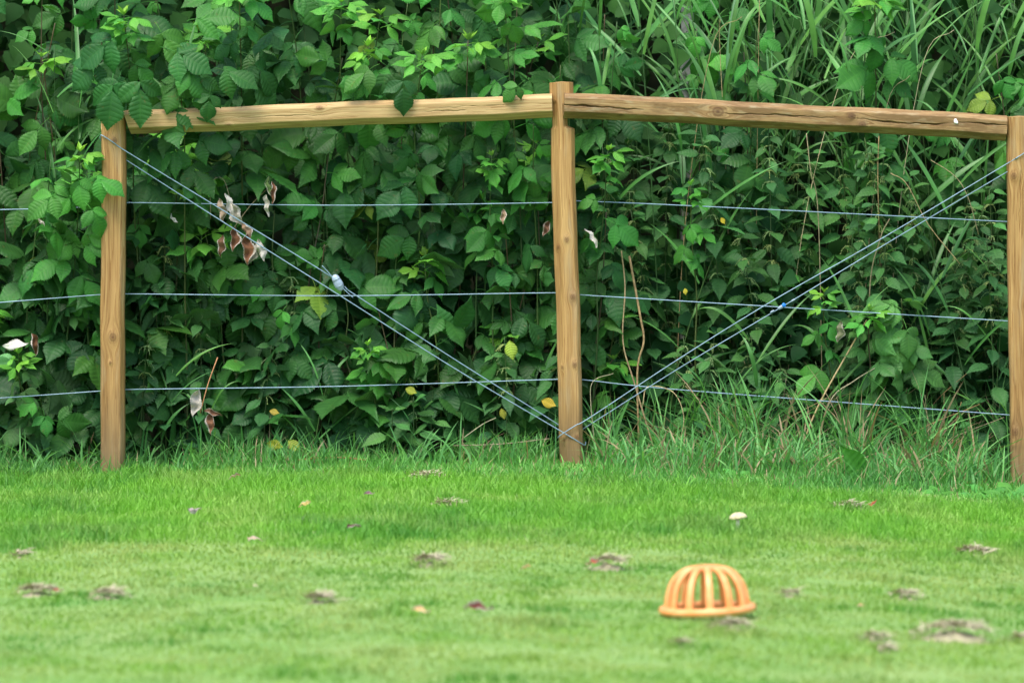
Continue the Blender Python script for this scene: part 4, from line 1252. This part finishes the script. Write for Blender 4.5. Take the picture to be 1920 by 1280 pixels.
def dead_leaf_mesh(seed, L=0.105):
    r = random.Random(seed)
    v, q, uv = leaflet(L, L * r.uniform(0.28, 0.46), nu=22, nv=4, serr=0.12, droop=r.uniform(-4, 4), fold=r.uniform(0.5, 1.6) * r.choice((-1, 1)), pleat=0.002, wavy=r.uniform(0.006, 0.014), seed=seed, tipcurl=r.uniform(-0.2, 0.25))
    # shrivel: roll the edges and crumple
    ph = [r.uniform(0, 6.28) for _ in range(4)]
    v[:, 2] += 0.006 * np.sin(v[:, 0] * 140 + ph[0]) + 0.004 * np.sin(v[:, 1] * 220 + ph[1])
    v[:, 1] += 0.004 * np.sin(v[:, 0] * 95 + ph[2])
    return np_mesh('dead_leaf', v, q, M_DEAD, attrs={'tint': np.full(len(v), r.uniform(0.3, 0.7))}, uv=uv)

DEADS = [dead_leaf_mesh(700 + k) for k in range(8)]
BROWN, WHITE, YEL = (0.15, 0.075, 0.042), (0.46, 0.44, 0.39), (0.55, 0.42, 0.04)
def dead(px, py, Y, ang, colr, sc, label, group=None, face=0.0, name='dead_leaf', mesh=None):
    sc = sc * (1.08 if mesh is None else 1.0)
    """ang: the way the leaf's tip points in the picture, degrees clockwise from right"""
    a = math.radians(ang)
    d = Vector((math.cos(a), random.uniform(-0.25, 0.1), -math.sin(a)))
    n = Vector((random.uniform(-0.5, 0.5), -1, random.uniform(-0.1, 0.6)))
    o = link(name, mesh or random.choice(DEADS), None, Matrix.Translation(P(px, py, Y)) @ frame(d, n) @ Matrix.Scale(sc, 4), varied(colr, 0.1))
    return tag(o, label, 'leaf', group)

dead(424, 362, 23.02, 80, WHITE, 0.85, 'silvery shrivelled leaf hanging over the top strand wire', 'withered leaves on the dead twig')
dead(434, 380, 23.01, 70, WHITE, 0.9, 'silvery shrivelled leaf hanging over the top strand wire', 'withered leaves on the dead twig')
dead(440, 425, 23.0, 95, BROWN, 0.85, 'rust brown curled leaf hanging between the brace wires')
dead(462, 438, 22.99, 88, (0.19, 0.09, 0.048), 1.05, 'long rust brown leaf with pale edge dangling below the brace wires')
dead(482, 448, 23.0, 70, WHITE, 0.8, 'pale crumpled leaf under the brace wire next to the long rust leaf')
dead(418, 440, 23.03, 100, BROWN, 0.75, 'dark brown curled leaf beneath the silvery hanging leaves')
dead(503, 330, 23.03, 85, (0.10, 0.16, 0.05), 0.7, 'withering green leaf with brown edges above the top wire')
dead(512, 340, 23.02, 95, BROWN, 0.75, 'brown leaf with white rim hanging just above the top wire')
dead(500, 365, 23.01, 88, WHITE, 0.75, 'white papery leaf tip hanging across the top wire')
dead(410, 372, 23.02, 78, (0.34, 0.28, 0.22), 0.8, 'thin grey brown withered leaf hanging beside the silvery leaves')
dead(452, 415, 23.0, 60, (0.24, 0.15, 0.09), 0.7, 'tan withered leaf crossing the lower brace wire')
dead(474, 452, 23.01, 100, (0.22, 0.19, 0.15), 0.8, 'dull grey crumpled leaf behind the long rust leaf')
dead(320, 400, 23.08, 60, WHITE, 0.4, 'tiny pale withered leaf by the upper brace wire')
dead(1098, 428, 23.03, 65, WHITE, 0.75, 'white rimmed curled leaf beside the middle post')
dead(1030, 415, 23.08, 110, BROWN, 0.6, 'brown withered leaf half behind the middle post')
dead(945, 392, 23.06, 95, (0.32, 0.2, 0.12), 0.5, 'small tan curled leaf below the top wire near the middle post')
dead(372, 730, 22.99, 100, WHITE, 0.95, 'white folded dead leaf hanging on the red brown stalk')
dead(382, 768, 22.98, 20, BROWN, 0.65, 'brown and white dead leaf beside the white folded leaf')
dead(395, 775, 22.97, 85, BROWN, 0.75, 'brown dead leaf with white patch hanging lowest under the bottom wire')
dead(62, 625, 22.98, 80, BROWN, 0.75, 'brown curled leaf near the white leaf outside the end post')
dead(70, 410, 23.0, 40, WHITE, 0.4, 'small white turned leaf among mid green leaves outside the end post')
dead(5, 650, 22.97, -10, (0.75, 0.78, 0.78), 0.85, 'white turned leaf resting above the pale sucker outside the end post')
dead(1575, 600, 23.05, 95, (0.20, 0.20, 0.11), 0.75, 'dull withered leaf under the middle strand near the blue gripper')
dead(362, 880, 22.95, 80, (0.25, 0.14, 0.12), 0.6, 'dark dead leaf standing in the verge grass')
YL = leaflet(0.08, 0.055, serr=0.16, wavy=0.004, seed=5)
YLM = np_mesh('yellow_leaf', YL[0], YL[1], M_RASP, attrs={'tint': np.full(len(YL[0]), 0.6)}, uv=YL[2])
def yellow(px, py, Y, ang, sc, c, label):
    dead(px, py, Y, ang, c, sc, label, name='yellow_leaf', mesh=YLM)
yellow(1015, 750, 23.0, 20, 0.75, (0.42, 0.29, 0.03), 'bright yellow ragged leaf touching the middle post above the lower brace')
yellow(955, 638, 23.04, 80, 0.95, (0.22, 0.36, 0.05), 'yellow green leaf hanging above the bottom wire')
yellow(940, 765, 23.05, 75, 0.55, (0.26, 0.26, 0.035), 'small yellow leaf low in the hedge')
yellow(760, 728, 23.02, 20, 0.6, (0.22, 0.28, 0.03), 'yellowing leaf just under the bottom wire')
yellow(500, 830, 23.0, 15, 0.8, (0.32, 0.33, 0.035), 'yellow leaf at the foot of the hedge')
yellow(540, 825, 23.02, 40, 0.8, (0.28, 0.36, 0.05), 'yellow green leaf next to the yellow leaf at the hedge foot')
yellow(505, 770, 23.05, 10, 0.5, (0.28, 0.25, 0.035), 'small yellow leaf above the verge grass')
yellow(1352, 408, 23.1, 60, 0.35, (0.65, 0.48, 0.04), 'tiny yellow leaf under the top wire')
yellow(1284, 540, 23.08, 80, 0.35, (0.55, 0.48, 0.05), 'tiny yellow leaf above the middle wire')

# ------------------------------------------------------------------ weeds at the edge of the lawn
def broad_weed(px, py, Y, n, size, label, group, colr):
    base = root_at(px_x(px, Y), Y)
    t0 = empty('broadleaf_weed', base)
    tag(t0, label, 'weed', group)
    for k in range(n):
        az = k * 2.4 + random.uniform(-0.3, 0.3)
        d = Vector((math.cos(az), math.sin(az) * 0.8, random.uniform(0.2, 1.1)))
        link('leaf', WEEDS[k % len(WEEDS)], t0, frame(d, (0, -0.6, 0.9)) @ Matrix.Scale(size * random.uniform(0.6, 1.1), 4), varied(colr))
def weed_mesh(seed):
    v, q, uv = leaflet(0.10, 0.05, nu=20, nv=4, serr=0.05, droop=3.5, fold=0.2, pleat=0.001, peak=0.5, wavy=0.004, seed=seed)
    return np_mesh('leaf', v, q, M_NETTLE, attrs={'tint': np.full(len(v), 0.5)}, uv=uv)
WEEDS = [weed_mesh(800 + k) for k in range(4)]
for px, Y, s in ((1345, 22.35, 0.55), (1380, 22.4, 0.7), (1480, 22.3, 0.5), (1560, 22.3, 0.55), (1660, 22.25, 0.6), (1730, 22.3, 0.7), (1795, 22.2, 0.7), (1850, 22.2, 0.8), (1885, 22.15, 0.8), (1905, 22.3, 1.0), (1120, 22.45, 0.45), (560, 22.5, 0.4), (1690, 22.15, 0.5), (1250, 22.4, 0.5), (1410, 22.15, 0.6), (1520, 22.0, 0.6), (1600, 22.1, 0.55), (1760, 22.0, 0.7), (1830, 21.95, 0.75), (1890, 21.95, 0.9), (1180, 22.2, 0.5), (980, 22.3, 0.45), (1300, 22.1, 0.5)):
    broad_weed(px, 0, Y, 7, s, 'low broad leaved weed in the verge grass', 'broad leaved weeds in the verge', (0.07, 0.25, 0.04))
base = root_at(px_x(1632, 22.3), 22.3)
dock = empty('dock', base)
tag(dock, 'dock plant with one large upright dark leaf in the verge grass', 'weed')
v, q, uv = leaflet(0.20, 0.085, nu=34, nv=5, serr=0.04, droop=0.4, fold=0.35, pleat=0.0018, nveins=9, peak=0.45, wavy=0.007, seed=3)
DM = np_mesh('leaf', v, q, M_NETTLE, attrs={'tint': np.full(len(v), 0.4)}, uv=uv)
T = P(1580, 836, 22.2) - base
link('leaf', DM, dock, frame(T, (0.35, -1, 0.45)) @ Matrix.Scale(T.length / 0.195, 4), (0.055, 0.22, 0.026))
link('leaf', DM, dock, frame((0.8, -0.2, 0.5), (-0.2, -0.6, 0.9)) @ Matrix.Scale(0.5, 4), (0.05, 0.18, 0.03))
link('leaf', DM, dock, frame((-0.3, -0.5, 0.45), (0, -0.3, 0.9)) @ Matrix.Scale(0.5, 4), (0.05, 0.18, 0.03))

# a weathered concrete stake half hidden above the reeds
stake = empty('concrete_stake', root_at(px_x(1288, 24.4), 24.4))
tag(stake, 'pale grey weathered stake showing between the reeds', 'stake')
top = P(1288, -40, 24.4)
beam('shaft', Vector(stake.location) - Vector((0, 0, 0.1)), Vector((top.x, 24.4, top.z)), (1, 0, 0), 0.026, 0.026, ((0.006, 0.006), (0.006, 0.006)),
     objcol_material('weathered_concrete', 0.9, 0.2, 0.4, 40.0), stake, 60, 0.006).color = (0.42, 0.43, 0.40, 1)

# ------------------------------------------------------------------ the orange dome on the lawn
def plastic():
    m, nt, out = new_mat('orange_plastic')
    tc = nd(nt, 'ShaderNodeTexCoord')
    noi = nd(nt, 'ShaderNodeTexNoise', Scale=28.0, Detail=4.0)
    nt.links.new(tc.outputs['Object'], noi.inputs['Vector'])
    c = mixc(nt, maprange(nt, noi.outputs['Fac'], 0.35, 0.68), (0.84, 0.30, 0.085), (0.88, 0.42, 0.17))
    bs = nd(nt, 'ShaderNodeBsdfPrincipled', Roughness=0.36)
    nt.links.new(c, bs.inputs['Base Color'])
    nt.links.new(bs.outputs[0], out.inputs['Surface'])
    return m
M_ORANGE = plastic()
g = G(1327, 1156)
scale = (1418 - 1234) / F_PX * g.y / 2            # outer radius of the ring
dome = empty('orange_dome', g)
dome.rotation_euler = (0, math.radians(-2.2), 0)
tag(dome, 'orange plastic ribbed dome guard lying on the mown lawn', 'dome guard')
rr = scale * 0.095
Rr = scale - rr * 1.05
th = np.linspace(0, 2 * math.pi, 65)[:-1]
ph = np.linspace(0, 2 * math.pi, 13)[:-1]
TH, PH = np.meshgrid(th, ph, indexing='ij')
rad = Rr + rr * 1.05 * np.sign(np.cos(PH)) * np.abs(np.cos(PH)) ** 0.8
V = np.stack([np.cos(TH) * rad, np.sin(TH) * rad, rr * 0.85 + rr * 0.85 * np.sign(np.sin(PH)) * np.abs(np.sin(PH)) ** 0.8 + 0.012], -1).reshape(-1, 3)
i, j = np.meshgrid(np.arange(64), np.arange(12), indexing='ij')
q = np.stack([i * 12 + j, ((i + 1) % 64) * 12 + j, ((i + 1) % 64) * 12 + (j + 1) % 12, i * 12 + (j + 1) % 12], -1).reshape(-1, 4)
link('base_ring', np_mesh('base_ring', V, q, M_ORANGE), dome)
Hd = (1156 - 1064) / F_PX * g.y
zb = rr * 1.2 + 0.012
R0, R1 = Rr * 0.90, Rr * 0.26
for k in range(12):
    a = math.radians(-90 + 2 + 30 * k)
    n = 18
    V = []
    for i in range(n + 1):
        t = i / n
        e = t * math.pi / 2
        rc = R1 + (R0 - R1) * math.cos(e) ** 0.9 if i < n else R1
        zc = zb + (Hd - zb) * math.sin(e) ** 0.95
        nr, nz = math.cos(e), math.sin(e)
        w = scale * (0.148 - 0.040 * t)
        dp = scale * 0.062
        for (s1, s2) in ((-0.5, -0.8), (0.5, -0.8), (0.55, 0.6), (0.3, 1.0), (-0.3, 1.0), (-0.55, 0.6)):
            r_ = rc + nr * s2 * dp
            z_ = zc + nz * s2 * dp * 0.8
            V.append((math.cos(a) * r_ - math.sin(a) * s1 * w, math.sin(a) * r_ + math.cos(a) * s1 * w, z_))
    i, j = np.meshgrid(np.arange(n), np.arange(6), indexing='ij')
    q = np.stack([i * 6 + j, i * 6 + (j + 1) % 6, i * 6 + 6 + (j + 1) % 6, i * 6 + 6 + j], -1).reshape(-1, 4)
    link('rib', np_mesh('rib', V, q, M_ORANGE), dome)
bm = bmesh.new()
bmesh.ops.create_cone(bm, cap_ends=True, segments=40, radius1=R1 * 1.22, radius2=R1 * 1.12, depth=scale * 0.12)
bmesh.ops.bevel(bm, geom=[e for e in bm.edges if abs(e.verts[0].co.z - e.verts[1].co.z) < 1e-5], offset=scale * 0.03, segments=3, affect='EDGES')
me = bpy.data.meshes.new('crown_plate')
bm.to_mesh(me)
bm.free()
me.materials.append(M_ORANGE)
link('crown_plate', me, dome, Matrix.Translation((0, 0, Hd - scale * 0.0)))

# ------------------------------------------------------------------ bits lying on the lawn
def clump(px, py, wpx, hpx, label, group=None, dark=0.5, nstr=220):
    g = G(px, py)
    W, Hh = wpx / F_PX * g.y, hpx / F_PX * g.y
    r = np.random.default_rng(int(px * 7 + py))
    s = Soup()
    nx, ny = 22, 12
    u, v = np.meshgrid(np.linspace(-1, 1, nx), np.linspace(-1, 1, ny), indexing='ij')
    rad = np.clip(1 - u ** 2 - v ** 2, 0, 1)
    bumps = 0.8 + 0.2 * np.sin(u * 7 + r.uniform(0, 6)) * np.cos(v * 4 + r.uniform(0, 6)) + r.normal(0, 0.05, u.shape)
    Z = rad * Hh * 0.6 * bumps - 0.004
    V = np.stack([u * W / 2 * 0.8, v * W * 0.34, Z], -1).reshape(-1, 3)
    i, j = np.meshgrid(np.arange(nx - 1), np.arange(ny - 1), indexing='ij')
    a = i * ny + j
    q = np.stack([a, a + ny, a + ny + 1, a + 1], -1).reshape(-1, 4)
    c0, c1 = np.array([0.34, 0.32, 0.20]), np.array([0.46, 0.42, 0.29])
    kk = np.clip(r.normal(1 - dark, 0.25, len(V)), 0, 1)[:, None]
    s.add(V, q, col=c0 * (1 - kk) + c1 * kk)
    for _ in range(nstr):
        x, y = r.normal(0, 0.36) * W / 2 * 1.2, r.normal(0, 0.36) * W * 0.34
        rr_ = max(0.0, 1 - (2 * x / W) ** 2 - (y / (W * 0.32)) ** 2)
        z = math.sqrt(rr_) * Hh * 0.75 + r.uniform(0, 0.006)
        L = r.uniform(0.012, 0.05)
        az = r.uniform(0, 6.28)
        tl = r.uniform(-0.25, 0.45)
        d = np.array([math.cos(az), math.sin(az), tl]) * L
        p = np.array([x, y, z])
        sd = np.array([-math.sin(az), math.cos(az), 0.3]) * r.uniform(0.0012, 0.003)
        k1 = r.uniform(0, 1)
        s.add([p - sd, p + sd, p + d * 0.5 + sd + [0, 0, 0.004], p + d * 0.5 - sd + [0, 0, 0.004], p + d], q=[[0, 1, 2, 3]], t=[[3, 2, 4]], col=(c0 * 0.8 * (1 - k1) + c1 * 1.15 * k1))
    o = link('dried_clippings', s.mesh('dried_clippings', M_DRYC, use_col=True), None, Matrix.Translation(g + Vector((0, 0, 0.003))))
    return tag(o, label, 'clippings', group)

M_DRYC = vcol_material('dried_clippings', 0.9, 0.05, 0.1)
clump(1785, 1200, 165, 36, 'large dark clump of dried clippings on the lawn beyond the orange dome', dark=0.75, nstr=420)
clump(1372, 1182, 85, 16, 'flat clump of dried clippings touching the foot of the orange dome', dark=0.5)
clump(1140, 1068, 85, 26, 'tufted clump of dried clippings with a red leaf on the lawn', dark=0.5)
clump(806, 1062, 66, 20, 'small heap of dried clippings near the longer grass', dark=0.5)
clump(598, 1130, 56, 14, 'pale small heap of dried clippings between two dark grass patches', dark=0.35)
clump(70, 1116, 80, 16, 'brownish heap of dried clippings beside the red brown fallen leaf', dark=0.5)
clump(200, 1122, 70, 14, 'low strewn clippings next to the brownish heap', dark=0.45)
clump(838, 955, 70, 14, 'dull dried clippings in the longer grass under the middle of the pale rail', dark=0.5)
clump(1590, 960, 60, 18, 'dried clippings at the edge of the verge next to a red leaf', dark=0.45)
clump(1825, 1042, 70, 14, 'tan dried clippings in the longer grass below the weathered end post', dark=0.25)
clump(1695, 1122, 60, 12, 'faint dried clippings on the lawn above the large dark clump', dark=0.3, nstr=120)
clump(1640, 1200, 50, 10, 'thin scrap of dried clippings beside the large dark clump', dark=0.4, nstr=90)
clump(1660, 1222, 34, 8, 'tiny grey scrap of clippings in the lowest cut lawn', dark=0.3, nstr=60)
clump(1915, 1203, 40, 10, 'scrap of dried clippings past the large dark clump', dark=0.4, nstr=80)
clump(1275, 1212, 34, 8, 'tiny dull scrap of clippings below the orange dome', dark=0.5, nstr=60)
clump(1480, 1118, 46, 8, 'flat tan scrap of clippings behind the orange dome', dark=0.3, nstr=80)
clump(800, 905, 90, 20, 'brownish dead grass tuft between pale rail posts at the verge', dark=0.4)
clump(40, 1045, 36, 8, 'small tan scrap of clippings in the grass below the end post', dark=0.3, nstr=60)

def fallen(px, py, wpx, colr, label, ang=0.0, lift=0.010):
    g = G(px, py)
    sc = wpx / F_PX * g.y / 0.10
    a = random.uniform(-0.5, 0.5) + ang
    d = Vector((math.cos(a), math.sin(a), random.uniform(0.0, 0.25)))
    o = link('fallen_leaf', random.choice(DEADS), None, Matrix.Translation(g + Vector((-0.5 * wpx / F_PX * g.y, 0, lift + 0.008))) @ frame(d, (random.uniform(-0.2, 0.2), -0.6, 0.8)) @ Matrix.Scale(sc, 4), varied(colr, 0.1))
    return tag(o, label, 'leaf')
fallen(790, 1155, 36, (0.62, 0.42, 0.22), 'pale tan fallen leaf on the lawn next to the dark red leaf')
fallen(897, 1152, 54, (0.15, 0.05, 0.045), 'dark red fallen leaf on the lawn')
fallen(985, 1078, 20, (0.65, 0.28, 0.08), 'small orange fallen leaf on the lawn')
fallen(571, 973, 24, (0.62, 0.46, 0.16), 'small yellow fallen leaf in the longer grass', lift=0.035)
fallen(692, 950, 20, (0.32, 0.16, 0.2), 'small mauve fallen leaf in the longer grass', lift=0.035)
fallen(663, 1010, 26, (0.09, 0.04, 0.035), 'blackish brown fallen leaf in the grass', lift=0.03)
fallen(478, 1026, 28, (0.42, 0.28, 0.18), 'tan curled fallen leaf where the longer grass ends', lift=0.02)
fallen(366, 978, 26, (0.36, 0.27, 0.24), 'greyish pink fallen leaf standing in the longer grass', ang=0.9, lift=0.035)
fallen(106, 1119, 26, (0.42, 0.13, 0.07), 'red brown fallen leaf between two heaps of clippings')
fallen(1112, 1070, 26, (0.35, 0.09, 0.07), 'red fallen leaf against the tufted clippings')
fallen(1636, 966, 18, (0.42, 0.10, 0.05), 'small red fallen leaf by the verge clippings', lift=0.03)
fallen(440, 927, 22, (0.33, 0.2, 0.12), 'brown fallen leaf in the grass near the end post', lift=0.05)
fallen(480, 1108, 12, (0.70, 0.62, 0.40), 'tiny straw coloured leaf on the lawn')
fallen(1615, 1146, 14, (0.45, 0.26, 0.14), 'tiny brown leaf on the lawn near the large clump')

# a pale flat mushroom cap in the longer grass
g = G(1383, 995)
mush = empty('mushroom', g)
tag(mush, 'cream coloured flat mushroom in the longer grass behind the orange dome', 'mushroom')
bm = bmesh.new()
bmesh.ops.create_uvsphere(bm, u_segments=24, v_segments=14, radius=1.0)
for v in bm.verts:
    x, y, z = v.co
    wob = 1 + 0.08 * math.sin(3 * math.atan2(y, x) + 1)
    v.co = (x * 0.029 * wob, y * 0.026 * wob, (z * 0.019 if z > 0 else z * 0.004) + 0.003 * x)
me = bpy.data.meshes.new('cap')
bm.to_mesh(me)
bm.free()
me.polygons.foreach_set('use_smooth', np.ones(len(me.polygons), dtype=bool))
me.materials.append(M_DRY)
link('cap', me, mush, Matrix.Translation((0, 0, 0.042)), (0.56, 0.50, 0.29))
v, q, t = tube_np([(0, 0, -0.01), (0, 0, 0.02), (0, 0, 0.042)], [0.007, 0.006, 0.006], 10)
link('stem', np_mesh('stem', v, [q, t], M_DRY), mush, None, (0.70, 0.66, 0.5))
